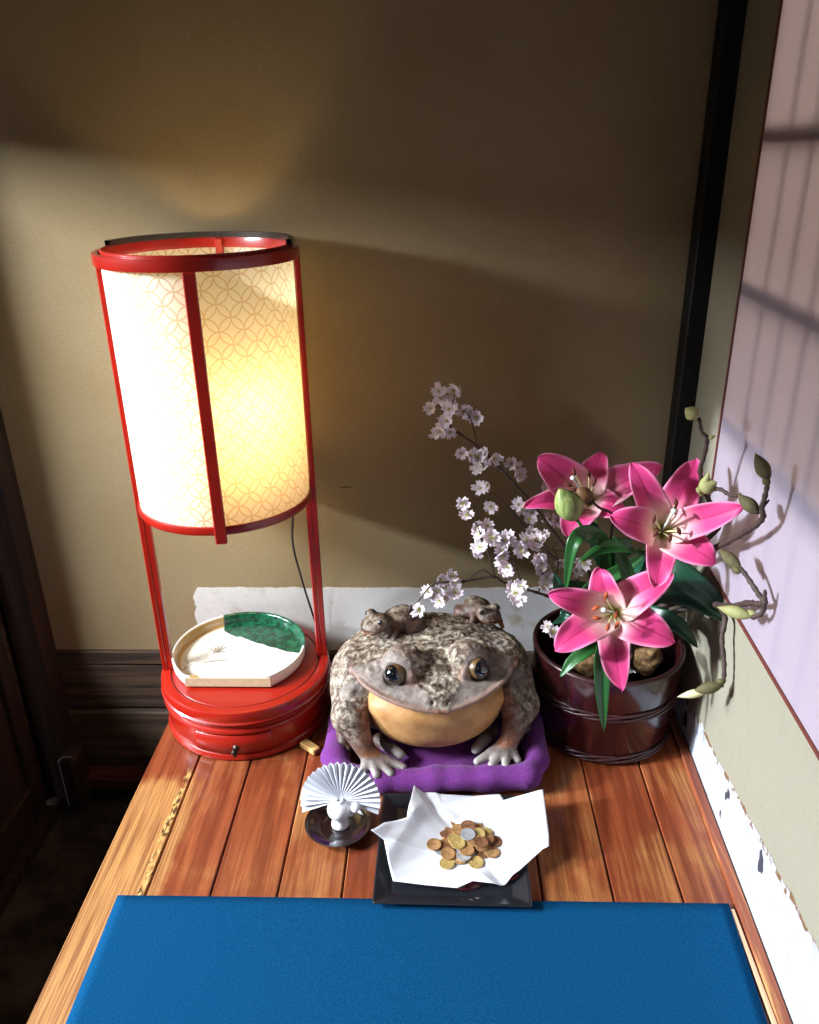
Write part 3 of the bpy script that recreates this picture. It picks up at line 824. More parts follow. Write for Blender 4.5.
small_frog(Vector((.080, 1.304, .201)), math.radians(30), 1.30)

# ================================================================== wood chip
ch = thing('wood_chip', (-.238, 1.178, 0), 'small offcut of yellow wood between the red lamp base and the cushion', 'wood offcut')
m = Matrix.Translation((-.236, 1.176, .0005)) @ Matrix.Rotation(math.radians(-40), 4, 'Z')
obj('block', MB().box(-.021, .018, -.0085, .0085, 0, .011, .0016, M=m), M_chip, ch, smooth=False)
obj('sawn_end', MB().box(.0178, .0202, -.0078, .0078, .0005, .0105, .001, M=m), M_chipend, ch, smooth=False, )

# ================================================================== saucer and bird
SC_ = Vector((-.163, .986, .0005))
sau = thing('lacquer_saucer', tuple(SC_), 'small round dark brown lacquer saucer under the white bird', 'saucer')
obj('saucer_dish', MB().lathe([(0, 0), (.030, 0), (.031, .001), (.031, .003), (.045, .0085), (.0525, .0150), (.0535, .0168), (.0522, .0170), (.0440, .0112), (.030, .0062), (.0270, .0062), (.0262, .0052), (.012, .0050), (0, .0050)], 64, SC_), M_saucer, sau, auto=.8)
BC = Vector((-.160, .990, .0060))
bird = thing('bird_figurine', tuple(BC), 'white porcelain bird holding a pleated paper fan as its tail', 'figurine')
obj('body', MB().lathe([(0, 0), (.0135, 0), (.0148, .002), (.0142, .007), (.0108, .0135), (.0106, .0155), (.0150, .020), (.0195, .029), (.0200, .036), (.0170, .043), (.0115, .0475), (.0075, .0490), (.0070, .0520), (.0045, .0525), (.004, .047), (0, .046)], 40, BC), M_porc, bird)
hd = MB().spindle(BC+Vector((.012, -.002, .020)), BC+Vector((.026, -.004, .040)), .0060, 14, 12, .9, .6).ball(BC+Vector((.0265, -.004, .040)), .0085, 16, 12)
hd.spindle(BC+Vector((.030, -.008, .040)), BC+Vector((.040, -.014, .034)), .0028, 10, 8, .6)
obj('head', hd, M_porc, bird)
fan = MB(); NP = 44; a_0, a_1 = math.radians(-19), math.radians(197); FR = .0640; FC = BC+Vector((.002, .003, .048)); tilt = math.radians(14)
fv = []
for rr in (.004, .026, .048, FR):
    for i in range(NP+1):
        a = a_1+(a_0-a_1)*i/NP; off = (.5 if i % 2 else -.5)*.0105*rr/FR*1.0
        x = rr*math.cos(a); u = rr*math.sin(a)
        fan.v.append((FC.x+x, FC.y+u*math.sin(tilt)+off*math.cos(tilt), FC.z+u*math.cos(tilt)-off*math.sin(tilt)))
for j in range(3):
    for i in range(NP): q = j*(NP+1)+i; fan.f.append((q, q+1, q+NP+2, q+NP+1))
obj('tail_fan', fan, M_paper, bird, smooth=False, solid=.0005)

# ================================================================== tray, paper, coins
TCx, TCy = .0185, .938
tm = Matrix.Translation((TCx, TCy, 0)) @ Matrix.Rotation(math.radians(-.6), 4, 'Z')
tr = thing('square_tray', (TCx, TCy, .004), 'square black lacquer tray with chipped rim under the white paper', 'tray')
T = MB()
def sq(h, z, c=.003):
    pts = []
    for (sx, sy) in ((1, 1), (-1, 1), (-1, -1), (1, -1)):
        for k in range(3):
            a0_ = math.atan2(sy, sx)-PI/4+k*PI/4
            pts.append(tm @ Vector((sx*(h-c)+c*math.cos(a0_), sy*(h-c)*.955+c*math.sin(a0_), z)))
    return pts
for h, z in ((.088, .0045), (.090, .0065), (.1135, .0165), (.1140, .0182), (.1128, .0192), (.1100, .0188), (.0905, .0098), (.0885, .0090), (.002, .0090)): T.v += sq(h, z)
for i in range(8):
    for k in range(12): T.f.append((i*12+k, i*12+(k+1) % 12, (i+1)*12+(k+1) % 12, (i+1)*12+k))
T.f.append(tuple(range(11, -1, -1))); T.f.append(tuple(range(96, 108)))
obj('tray_body', T, M_tray, tr, smooth=False)
tp = obj('painted_motif', MB().lathe([(0, .0091), (.033, .0091), (.033, .0097), (0, .0097)], 40, (TCx+.020, TCy-.042, 0)), M_trayred, tr)
rm = MB()
for (px, py) in ((-.003, .003), (.002, .006), (.001, -.002), (.005, .001), (.0, .010), (-.004, -.004)): rm.ball(((0.1104, 0.8859, 0.0115)[0]+px, (0.1104, 0.8859, 0.0115)[1]+py, .0125), .0022, 8, 6, (1, 1.3, .4))
obj('red_mark', rm, M_red, tr)
# creased sheet of paper
outline = [(-0.0416, 1.0313, 0.0520), (0.0009, 1.0307, 0.0340), (0.0550, 1.0312, 0.0300), (0.0996, 1.0364, 0.0300), (0.1054, 1.0251, 0.0280), (0.1697, 1.0381, 0.0400), (0.1684, 0.9459, 0.0340), (0.1659, 0.9252, 0.0330), (0.1564, 0.9211, 0.0310), (0.1189, 0.8876, 0.0240), (0.0879, 0.8645, 0.0210), (0.0488, 0.8692, 0.0210), (0.0251, 0.8564, 0.0210), (-0.0214, 0.8609, 0.0210), (-0.0684, 0.8663, 0.0220), (-0.0773, 0.8964, 0.0270), (-0.0847, 0.9262, 0.0400), (-0.1043, 0.9300, 0.0560), (-0.0860, 0.9504, 0.0480), (-0.0512, 0.9691, 0.0360), (-0.0487, 0.9929, 0.0440)]
pc = Vector((.036, .925, .0125))
def seg_pts(pl, per=9):
    out = []
    for i in range(len(pl)):
        a = Vector(pl[i]); b = Vector(pl[(i+1) % len(pl)])
        for k in range(per): out.append(a.lerp(b, k/per))
    return out
ol = seg_pts(outline); N = len(ol); pp = MB(); rows = 30
for j in range(rows+1):
    t = j/rows
    for p in ol:
        zz = pc.z+(p.z-pc.z)*(t**2.1)
        x = pc.x+(p.x-pc.x)*t; y = pc.y+(p.y-pc.y)*t
        # folds: a crease running in from the far corner and one near the side tip
        z = zz+.0
        dxx = x-(-.005); dyy = y-1.0
        crease = abs((x+.043)*.80+(y-1.055)*.60); z -= .010*max(0, 1-crease/.014)*min(1, max(0, (t-.42)*2.4))
        wx = max(0, min(1, (-x-.01)/.03))
        cr2 = abs((x+.107)*(-.35)+(y-.955)*.94); z += .007*max(0, 1-cr2/.020)*min(1, max(0, (t-.4)*2.2))*wx
        cr3 = abs((x+.075)*.9+(y-.91)*-.45); z += .004*max(0, 1-cr3/.016)*min(1, max(0, (t-.3)*2))*wx
        pp.v.append((x, y, z))
for j in range(rows):
    for i in range(N): pp.f.append((j*N+i, j*N+(i+1) % N, (j+1)*N+(i+1) % N, (j+1)*N+i))
o = obj('paper_sheet', pp, M_paper, smooth=True, auto=.25, solid=.0004)
tag(o, 'creased sheet of white paper laid in the black tray under the coins', 'paper')

CR = .0116; CT = .0016
def coin_mb(hole=False):
    m = MB()
    pr = [(0, CT*.82), (CR*.80, CT*.82), (CR*.86, CT), (CR*.97, CT), (CR, CT*.9), (CR, CT*.1), (CR*.97, 0), (CR*.86, 0), (CR*.80, CT*.18), (0, CT*.18)]
    m.lathe(pr, 36)
    # raised pattern: ring of leaves and numeral bar
    for k in range(8):
        a = 2*PI*k/8+.3; m.ball((CR*.55*math.cos(a), CR*.55*math.sin(a), CT*.82), .0012, 8, 6, (1, 1, .25))
    m.box(-.0009, .0009, -.003, .003, CT*.8, CT*.96, .0002)
    return m
protos = {}
for nm, mt_ in (('bronze', M_copper), ('brass', M_brass), ('brown', M_brown), ('silver', M_silver)):
    protos[nm] = mt_
me_by = {}
coins = [  # px-derived centres in the sheet plane, bottom of the pile first
 ((0.0022, 0.9329, 0.0160), 'silver', 0), ((0.0115, 0.9409, 0.0160), 'brown', 0), ((0.0406, 0.9315, 0.0160), 'bronze', 0), ((0.0680, 0.9281, 0.0160), 'brown', 0),
 ((0.0295, 0.9863, 0.0160), 'bronze', 'bronze coin at the far edge of the coin pile'), ((-0.0009, 0.9588, 0.0160), 'brass', 'brass coin on the outer edge of the pile towards the red lamp, farther one'),
 ((-0.0087, 0.9386, 0.0160), 'bronze', 'brown bronze coin nearest the bird side of the coin pile'), ((0.0111, 0.9061, 0.0160), 'brass', 'brass coin at the front of the pile half under another coin'),
 ((0.0550, 0.9087, 0.0160), 'brass', 'foremost brass coin lying flat on the bare paper'), ((0.0801, 0.9263, 0.0160), 'bronze', 0), ((0.0861, 0.9481, 0.0160), 'brown', 'dark coin at the bucket side of the coin pile'),
 ((0.0310, 0.9159, 0.0160), 'bronze', 0), ((0.0580, 0.9804, 0.0160), 'bronze', 0), ((0.0714, 0.9640, 0.0160), 'brass', 0),
 ((0.0117, 0.9632, 0.0180), 'brown', 'reddish brown coin on the lamp side of the pile under a brass coin'), ((0.0128, 0.9214, 0.0180), 'bronze', 'shiny bronze coin resting over the front brass coin'), ((0.0371, 0.9199, 0.0180), 'silver', 'silver coin half hidden at the front of the pile'),
 ((0.0240, 0.9512, 0.0180), 'brass', 0), ((0.0487, 0.9436, 0.0180), 'brown', 0), ((0.0654, 0.9379, 0.0180), 'bronze', 0), ((0.0738, 0.9499, 0.0180), 'brown', 0),
 ((0.0306, 0.9677, 0.0200), 'bronze', 0), ((0.0450, 0.9741, 0.0200), 'brown', 0), ((0.0419, 0.9278, 0.0200), 'bronze', 0), ((0.0601, 0.9580, 0.0220), 'brass', 0), ((0.0284, 0.9394, 0.0220), 'brass', 0),
 ((0.0532, 0.9438, 0.0240), 'bronze', 0), ((0.0638, 0.9380, 0.0240), 'brown', 0), ((0.0443, 0.9539, 0.0280), 'silver', 'silver coin lying topmost on the coin pile')]
placed = []
proto_obj = {}
for (c, kind, lab) in coins:
    lev = 0
    for (x, y, l) in placed:
        if (x-c[0])**2+(y-c[1])**2 < (2*CR*.93)**2: lev = max(lev, l+1)
    placed.append((c[0], c[1], lev))
    if kind not in proto_obj:
        o = obj('coin', coin_mb(), protos[kind], auto=.5); proto_obj[kind] = o
    else:
        o = proto_obj[kind].copy(); COL.objects.link(o)
    o.location = (c[0], c[1], .0142+lev*(CT*1.02)+((c[0]-pc.x)**2+(c[1]-pc.y)**2)*.6)
    o.rotation_euler = (random.uniform(-.05, .05), random.uniform(-.05, .05), random.uniform(0, 6))
    tag(o, lab or {'bronze': 'small bronze coin among the others in the pile on paper', 'brass': 'small yellow brass coin among the others in the pile on paper', 'brown': 'small tarnished brown coin among the others in the pile on paper', 'silver': 'small silver coin at the bottom of the pile on paper'}[kind], 'coin', 'coins heaped on the white paper')

# ================================================================== bucket
KC = Vector((.3060, 1.262, 0))
bk = thing('wooden_bucket', (KC.x, KC.y, 0), 'dark wine lacquered stave bucket with twisted hoops, holding the flowers', 'bucket')
obj('pail', MB().lathe([(0, .001), (.117, .001), (.120, .003), (.124, .04), (.129, .09), (.1325, .14), (.1345, .178), (.1335, .1815), (.1300, .1825), (.1262, .1815), (.1250, .178), (.1225, .13), (.117, .06), (.113, .012), (0, .012)], 96, KC), M_bucket, bk, auto=.8)
rim = MB().lathe([(.1262, .1812), (.1262, .1822), (.130, .1836), (.1340, .1822), (.1350, .1795), (.1340, .1765)], 96, KC); obj('worn_rim', rim, M_hoop, bk)
for (z, r) in ((.110, .1325), (.014, .1235)):
    hp = MB()
    for s in range(4):
        pts = []
        for k in range(145):
            a = 2*PI*k/144; ph = a*4+s*PI/2+.6*math.sin(3*a)
            pts.append((KC.x+(r+.0016*math.cos(ph))*math.cos(a), KC.y+(r+.0016*math.cos(ph))*math.sin(a), z+.0060*math.sin(ph)))
        hp.tube(pts, .0027, 7, False)
    obj('hoop', hp, M_hoop, bk)
obj('water', MB().lathe([(0, .112), (.119, .112), (.119, .110), (0, .110)], 48, KC), M_soil, bk)
def lump(c, r, rz=0, cut=.02):
    def fn(p):
        d = ell(p, c, r, rotz=rz)+(vnoise(p[0]*60, p[1]*60, p[2]*60)-.5)*.012
        return smax(d, p[2]-(c[2]+cut), .003)
    return fn
c1 = Vector((0.2715, 1.2343, 0.1500)); c2 = Vector((0.3738, 1.2626, 0.1550))
o = sdf_obj('driftwood_piece', lump(c1, (.036, .026, .045), .2, .020), tuple(c1-Vector((.06, .06, .05))), tuple(c1+Vector((.06, .06, .06))), .003, M_bark); tag(o, 'pale brown lump of bark in the bucket below the lowest pink lily', 'bark')
o = sdf_obj('driftwood_piece', lump(c2, (.030, .022, .045), -.4, .018), tuple(c2-Vector((.06, .06, .05))), tuple(c2+Vector((.06, .06, .06))), .003, M_bark); tag(o, 'brown bark lump in the bucket on the side wall side behind the lily petal', 'bark')

# ================================================================== lilies
def ribbon(path, width, up, fold=.25, nu=8, wav=0, prof=None, curl=0):
    P = smooth_path(path, 7); m = MB(); uv = []; n = len(P); up = Vector(up)
    for i, p in enumerate(P):
        t = i/(n-1); tg = (P[min(i+1, n-1)]-P[max(i-1, 0)]).normalized()
        sd = tg.cross(up).normalized(); nn = sd.cross(tg).normalized()
        w = width*.5*(prof(t) if prof else (math.sin(PI*min(1, t*.92+.08)**.8)**.7 if t < 1 else 0)+.01)
        for k in range(nu+1):
            s = 2*k/nu-1
            m.v.append(p+sd*(s*w*math.cos(fold*abs(s)))+nn*(abs(s)*w*math.sin(fold)+wav*math.sin(t*11+s)*s*s)); uv.append((k/nu, t))
    for i in range(n-1):
        for k in range(nu): q = i*(nu+1)+k; m.f.append((q, q+1, q+nu+2, q+nu+1))
    m.uv = uv; return m
def petal(base, tip, axis, width, bulge=.035, cup=.30, ph=0, droop=0, tw=0):
    base = Vector(base); tip = Vector(tip); axis = Vector(axis).normalized(); d = tip-base
    b1 = base+axis*bulge*.9+d*.10; b2 = base+axis*bulge+d*.62+Vector((0, 0, droop)); N_ = 26; nu = 12
    m = MB(); uv = []
    def B(t): return base*(1-t)**3+b1*3*t*(1-t)**2+b2*3*t*t*(1-t)+tip*t**3
    for i in range(N_+1):
        t = i/N_; p = B(t); tg = (B(min(1, t+.01))-B(max(0, t-.01))).normalized()
        sd = tg.cross(axis).normalized(); nn = sd.cross(tg).normalized()
        if nn.dot(axis) < 0 and t < .8: nn = -nn
        w = width*.62*(max(0, (1-t))**.70*(t+.05)**.60)/.485
        for k in range(nu+1):
            s = 2*k/nu-1
            h = cup*w*(s*s)-.0028*math.exp(-(s/.13)**2)*math.sin(PI*min(1, t+.15))+.0042*math.sin(t*13+ph+s*2)*s*s*min(1, t*2)
            m.v.append(p+sd*(s*w*(1-.10*s*s))+nn*h); uv.append((k/nu, t))
    for i in range(N_):
        for k in range(nu): q = i*(nu+1)+k; m.f.append((q, q+1, q+nu+2, q+nu+1))
    m.uv = uv; return m
def flower(parent, base, axis, petals, anthers, stig, dark=True, bulge=.035):
    base = Vector(base); axis = Vector(axis).normalized()
    r = MB().spindle(base-axis*.012, base+axis*.012, .0062, 12, 10)
    fl = obj('flower', r, M_bud, parent)
    for i, (tip, w, cup) in enumerate(petals):
        inner = i % 2
        obj('petal', petal(base+axis*(.001 if inner else -.001), tip, axis, w, bulge, cup, i*1.7), M_petal, fl, solid=.0006)
    for (p, dr) in anthers:
        p = Vector(p); f = base+axis*.010
        st = MB().tube(smooth_path([f, f.lerp(p, .5)+axis*.008, p], 5), [.0012]*10+[.0008], 6)
        so = obj('stamen', st, M_fil, fl)
        d = Vector(dr).normalized(); obj('anther', MB().spindle(p-d*.0085, p+d*.0085, .0032, 10, 10, 1), M_anther if dark else M_antherlt, fl)
    s = Vector(stig); f = base+axis*.010
    po = obj('pistil', MB().tube(smooth_path([f, f.lerp(s, .5)+axis*.006, s], 5), [.0018]*10+[.0014], 8).ball(s, .0046, 12, 8, (1, 1, .8)), M_stigma, fl)
    return fl
LR = (KC.x, KC.y, .14)
cd_ = lambda p: (Vector((0, 0, 1))-Vector(p)).normalized()
# --- lily low in front
A = thing('lily_stem', LR, 'lowest pink lily bloom hanging in front over the bucket rim', 'lily', 'pink lilies in the bucket')
bA = Vector((0.2877, 1.1500, 0.3073)); axA = (cd_(bA)+Vector((-.25, 0, .12))).normalized()
flower(A, bA, axA, [((0.1705, 1.1150, 0.3626), .046, .25), ((0.1805, 1.0750, 0.2836), .060, .18), ((0.2554, 1.1500, 0.3900), .052, .3), ((0.3648, 1.1300, 0.3900), .060, .2), ((0.3670, 1.0850, 0.2944), .066, .18), ((0.2921, 1.0800, 0.2050), .052, .25)],
       [((0.2549, 1.0900, 0.3735), (.2, 0, 1)), ((0.2403, 1.0850, 0.3553), (1, 0, .6)), ((0.2420, 1.0800, 0.3405), (1, 0, 0)), ((0.2717, 1.0850, 0.3429), (.1, 0, 1)), ((0.2589, 1.0750, 0.3276), (.1, 0, 1)), ((0.2735, 1.0800, 0.3281), (.4, 0, 1))], (0.2492, 1.0700, 0.3607), False, .040)
obj('stem', MB().tube(smooth_path([bA, bA-axA*.03+Vector((0, 0, .012)), (.30, 1.235, .28), (.300, 1.25, .20), (.302, 1.256, .125)], 6), .0040, 8), M_stem, A)
obj('leaf', ribbon([(.292, 1.19, .235), (0.2644, 1.1150, 0.2554), (0.2638, 1.0950, 0.1957), (0.2726, 1.0900, 0.1150)], .030, (0, -1, .3), .35), M_leaf, A, solid=.0005)
obj('leaf', ribbon([(.285, 1.19, .235), (0.2411, 1.1200, 0.2558), (0.2140, 1.1050, 0.2427), (0.1956, 1.1000, 0.2171)], .024, (0, -.5, 1), .3), M_leaf, A, solid=.0005)
obj('leaf', ribbon([(.283, 1.23, .25), (0.2441, 1.1900, 0.3083), (0.2686, 1.2000, 0.3371), (0.3121, 1.2000, 0.3672), (0.3420, 1.2000, 0.3949)], .030, (0, -1, .4), .35), M_leaf, A, solid=.0005)
obj('leaf', ribbon([(.28, 1.22, .24), (0.2169, 1.1700, 0.2970), (0.2044, 1.1600, 0.2896), (0.1853, 1.1500, 0.2861)], .018, (0, -.6, 1), .3), M_leafdark, A, solid=.0005)
# --- big lily by the side wall
Bq = thing('lily_stem', LR, 'largest open pink lily, facing out beside the paper screen', 'lily', 'pink lilies in the bucket')
bB = Vector((0.3488, 1.1700, 0.4436)); axB = (cd_(bB)+Vector((.15, 0, .05))).normalized()
flower(Bq, bB, axB, [((0.3963, 1.1900, 0.5585), .060, .2), ((0.2875, 1.1500, 0.5691), .050, .25), ((0.2579, 1.1250, 0.4918), .056, .25), ((0.3319, 1.1050, 0.3809), .048, .25), ((0.4113, 1.0850, 0.4329), .056, .2), ((0.4224, 1.0450, 0.5427), .048, .25)],
       [((0.3169, 1.1000, 0.4981), (.1, 0, 1)), ((0.3474, 1.1050, 0.5103), (-.1, 0, 1)), ((0.3193, 1.0900, 0.4800), (.4, 0, 1)), ((0.3406, 1.0900, 0.4718), (0, 0, 1)), ((0.3524, 1.0900, 0.4832), (-.4, 0, 1)), ((0.3492, 1.1100, 0.5194), (-.2, 0, 1))], (0.3399, 1.0850, 0.5176), True, .040)
obj('stem', MB().tube(smooth_path([bB, bB-axB*.03+Vector((-.005, 0, -.02)), (.322, 1.24, .33), (.318, 1.255, .22), (.314, 1.262, .125)], 6), .0042, 8), M_stem, Bq)
obj('leaf', ribbon([(.322, 1.23, .34), (0.3677, 1.1650, 0.3748), (0.4136, 1.1400, 0.3559), (0.4711, 1.1200, 0.3019)], .050, (.2, -1, .6), .25, wav=.001), M_leafdark, Bq, solid=.0005)
obj('leaf', ribbon([(.322, 1.22, .31), (0.3574, 1.1600, 0.3408), (0.4002, 1.1400, 0.3377), (0.4499, 1.1250, 0.3080)], .036, (.1, -1, .6), .25, wav=.001), M_leafdark, Bq, solid=.0005)
obj('leaf', ribbon([(.322, 1.235, .27), (0.3604, 1.1800, 0.2817), (0.3937, 1.1600, 0.2767), (0.4260, 1.1450, 0.2439)], .036, (.1, -1, .7), .25), M_leafdark, Bq, solid=.0005)
obj('leaf', ribbon([(.318, 1.24, .30), (0.3161, 1.1900, 0.3370), (0.2963, 1.1800, 0.3887), (0.2780, 1.1800, 0.4336)], .026, (0, -1, .2), .3), M_leaf, Bq, solid=.0005)
obj('leaf', ribbon([(.318, 1.25, .28), (0.3465, 1.2000, 0.3504), (0.3541, 1.2000, 0.3876), (0.3455, 1.2000, 0.4239)], .024, (0, -1, .2), .3), M_leafdark, Bq, solid=.0005)
# --- rear lily with bud and pod
Cq = thing('lily_stem', LR, 'rear pink lily with green bud, reaching towards the cherry branches', 'lily', 'pink lilies in the bucket')
bC = Vector((0.2635, 1.3000, 0.4356)); axC = (cd_(bC)+Vector((-.20, 0, .35))).normalized()
flower(Cq, bC, axC, [((0.1641, 1.2700, 0.5336), .070, .2), ((0.2812, 1.3300, 0.5202), .052, .25), ((0.3778, 1.3000, 0.5036), .062, .2), ((0.1413, 1.2400, 0.4566), .040, .5), ((0.2182, 1.2350, 0.4017), .062, .25), ((0.3171, 1.2600, 0.4326), .05, .25)],
       [((0.2122, 1.2350, 0.4977), (1, 0, -.4)), ((0.2209, 1.2350, 0.4889), (1, 0, -.2)), ((0.2197, 1.2400, 0.5184), (.2, 0, -1)), ((0.2462, 1.2500, 0.5109), (-.3, 0, 1)), ((0.2555, 1.2500, 0.4950), (.4, 0, 1))], (0.2161, 1.2250, 0.5139), True, .040)
obj('stem', MB().tube(smooth_path([bC, bC-axC*.03+Vector((.005, 0, -.02)), (.280, 1.30, .36), (.292, 1.275, .22), (.298, 1.268, .125)], 6), .0042, 8), M_stem, Cq)
b0 = Vector((0.2182, 1.1750, 0.4624)); b1 = Vector((0.1853, 1.1650, 0.5196))
obj('bud', MB().spindle(b0, b1, .0220, 18, 18, .92, .85, .04), M_bud, Cq)
obj('bud_stem', MB().tube(smooth_path([b0, (0.2427, 1.1850, 0.4295), (0.2734, 1.2000, 0.4004), (0.3125, 1.2200, 0.3736), (.300, 1.262, .30)], 6), .0030, 8), M_stem, Cq)
p0 = Vector((0.2441, 1.2150, 0.4796)); p1 = Vector((0.2217, 1.2050, 0.5030))
M_pod = plain('brown_pod', (120, 84, 46), .6, nz=.35, nsc=90)
obj('seed_pod', MB().spindle(p0, p1, .0125, 14, 12, .9, .6), M_pod, Cq)
obj('pod_stem', MB().tube(smooth_path([p0, (0.2623, 1.2200, 0.4632), (0.2879, 1.2350, 0.4439), (.292, 1.25, .40), (.296, 1.26, .30)], 6), .0022, 7), M_twig, Cq)
obj('leaf', ribbon([(.292, 1.255, .33), (0.2603, 1.1900, 0.4199), (0.2284, 1.1700, 0.4402), (0.2099, 1.1550, 0.4230), (0.2032, 1.1500, 0.3408)], .030, (-.3, -1, .4), .3), M_leaf, Cq, solid=.0005)
obj('leaf', ribbon([(.300, 1.26, .33), (0.3165, 1.1900, 0.4018), (0.2665, 1.1700, 0.4154), (0.2219, 1.1600, 0.3955)], .030, (0, -.6, 1), .3), M_leaf, Cq, solid=.0005)
obj('leaf', ribbon([(.290, 1.27, .28), (0.2266, 1.2200, 0.3143), (0.2029, 1.2000, 0.3255), (0.1913, 1.2000, 0.3540)], .030, (0, -1, .3), .3), M_leafdark, Cq, solid=.0005)
obj('leaf', ribbon([(.300, 1.28, .28), (0.3009, 1.2600, 0.3277), (0.2764, 1.2600, 0.3762), (0.2572, 1.2500, 0.4280)], .045, (0, -1, .2), .3), M_leafdark, Cq, solid=.0005)

# ================================================================== cherry branches
def cherry_proto(seed):
    rnd_ = random.Random(seed); m = MB()
    for k in range(5):
        a = 2*PI*k/5+rnd_.uniform(-.12, .12); d = Vector((math.cos(a), math.sin(a), 0)); s = Vector((-d.y, d.x, 0)); L = .0128*rnd_.uniform(.88, 1.08); W = .0056*rnd_.uniform(.85, 1.1); lift = rnd_.uniform(.0015, .0055)
        o = len(m.v); nu = 4; nr = 5
        for i in range(nr+1):
            t = i/nr; w = W*(.25+.75*math.sin(PI*min(.93, t*.80+.06))**.8)
            for q in range(nu+1):
                u = 2*q/nu-1; notch = (-.0022*(1-abs(u))+.0006*abs(u)) if i == nr else 0
                m.v.append(tuple(d*(.0012+L*t+notch)+s*(u*w)+Vector((0, 0, lift*t*t*2+.0010*u*u+.0006*math.sin(5*t+k)))))
        for i in range(nr):
            for q in range(nu): b = o+i*(nu+1)+q; m.f.append((b, b+1, b+nu+2, b+nu+1))
    return m
def stam_proto():
    m = MB().ball((0, 0, .0008), .0019, 8, 6)
    for k in range(9):
        a = 2*PI*k/9; r = .0028 if k % 2 else .0040
        m.tube([(0, 0, .001), (r*.6*math.cos(a), r*.6*math.sin(a), .004), (r*math.cos(a), r*math.sin(a), .0062)], [.0003, .0003, .0003], 4).ball((r*math.cos(a), r*math.sin(a), .0064), .00065, 6, 4)
    return m
protoB = []
def branch(name, base, lab, cat, grp, twigs, mat_, ext=None):
    root = thing(name, base, lab, cat, grp)
    return root
CB = [thing('cherry_branch', LR, 'upper cherry branch slanting up and ending in a cluster of pale blossoms', 'cherry branch', 'cherry branches in the bucket'),
      thing('cherry_branch', LR, 'lower cherry branch reaching out low over the frog with white blossoms', 'cherry branch', 'cherry branches in the bucket')]
def twig(root, pts, r0, r1, m=M_twig, name='twig', n=5):
    P = smooth_path(pts, n); L = len(P)
    rs = [(r0+(r1-r0)*i/(L-1))*(1+.20*math.sin(i*2.3))*(1.22 if m is M_mtwig else 1) for i in range(L)]
    return obj(name, MB().tube(P, rs, 7), m, root)
twig(CB[0], [(-0.0027, 1.3300, 0.6113), (0.0126, 1.3300, 0.5866), (0.0211, 1.3300, 0.5669), (0.0659, 1.3250, 0.5341), (0.1025, 1.3200, 0.4991), (0.1326, 1.3150, 0.4655), (0.1629, 1.3100, 0.4335), (0.1979, 1.3050, 0.3855), (0.2287, 1.2950, 0.3471), (0.2734, 1.2850, 0.2901), (.285, 1.27, .13)], .0014, .0038)
twig(CB[0], [(0.0461, 1.3200, 0.5964), (0.0547, 1.3200, 0.5823), (0.0602, 1.3220, 0.5621), (0.0659, 1.3250, 0.5341)], .0009, .0015)
twig(CB[0], [(0.0160, 1.3350, 0.5779), (0.0276, 1.3300, 0.6232)], .0009, .0009)
twig(CB[0], [(0.0834, 1.3250, 0.5176), (0.0994, 1.3000, 0.5012), (0.1107, 1.2950, 0.5085)], .0009, .0009)
twig(CB[0], [(0.0843, 1.2900, 0.4666), (0.1146, 1.2950, 0.4382), (0.1399, 1.2950, 0.4077), (0.1550, 1.2980, 0.3869), (0.2010, 1.2950, 0.3371), (0.2525, 1.2850, 0.2840), (.280, 1.275, .13)], .0012, .0030)
twig(CB[1], [(-0.0486, 1.2200, 0.2783), (-0.0346, 1.2200, 0.2903), (-0.0120, 1.2250, 0.3171), (0.0138, 1.2300, 0.3202), (0.0449, 1.2350, 0.3195), (0.0950, 1.2400, 0.3246), (0.1148, 1.2450, 0.3101), (0.1629, 1.2500, 0.2914), (0.1957, 1.2550, 0.2765), (0.2364, 1.2600, 0.2553), (.272, 1.262, .14)], .0011, .0032)
twig(CB[1], [(0.0413, 1.2300, 0.3183), (0.0602, 1.2350, 0.3312), (0.0758, 1.2400, 0.3383), (0.0950, 1.2400, 0.3246)], .0015, .0014)
twig(CB[1], [(0.0455, 1.2000, 0.4655), (0.0572, 1.2050, 0.4490), (0.0711, 1.2100, 0.4159), (0.0841, 1.2200, 0.3756), (0.0968, 1.2400, 0.3227)], .0009, .0015)
twig(CB[1], [(0.1032, 1.2000, 0.4170), (0.1181, 1.2100, 0.3863), (0.1301, 1.2200, 0.3528), (0.1411, 1.2350, 0.3215), (0.1505, 1.2500, 0.2954)], .0009, .0013)
twig(CB[1], [(0.1786, 1.2200, 0.3905), (0.1840, 1.2250, 0.3616), (0.1752, 1.2350, 0.3255), (0.1752, 1.2500, 0.2894)], .0009, .0013)
twig(CB[1], [(0.1586, 1.2250, 0.4029), (0.1902, 1.2300, 0.3836), (0.2031, 1.2400, 0.3576), (0.2029, 1.2500, 0.3232), (0.1920, 1.2550, 0.2805)], .0009, .0013)
twig(CB[1], [(0.2139, 1.2500, 0.3698), (0.1934, 1.2400, 0.3786), (0.1994, 1.2400, 0.3918)], .0008, .0008)
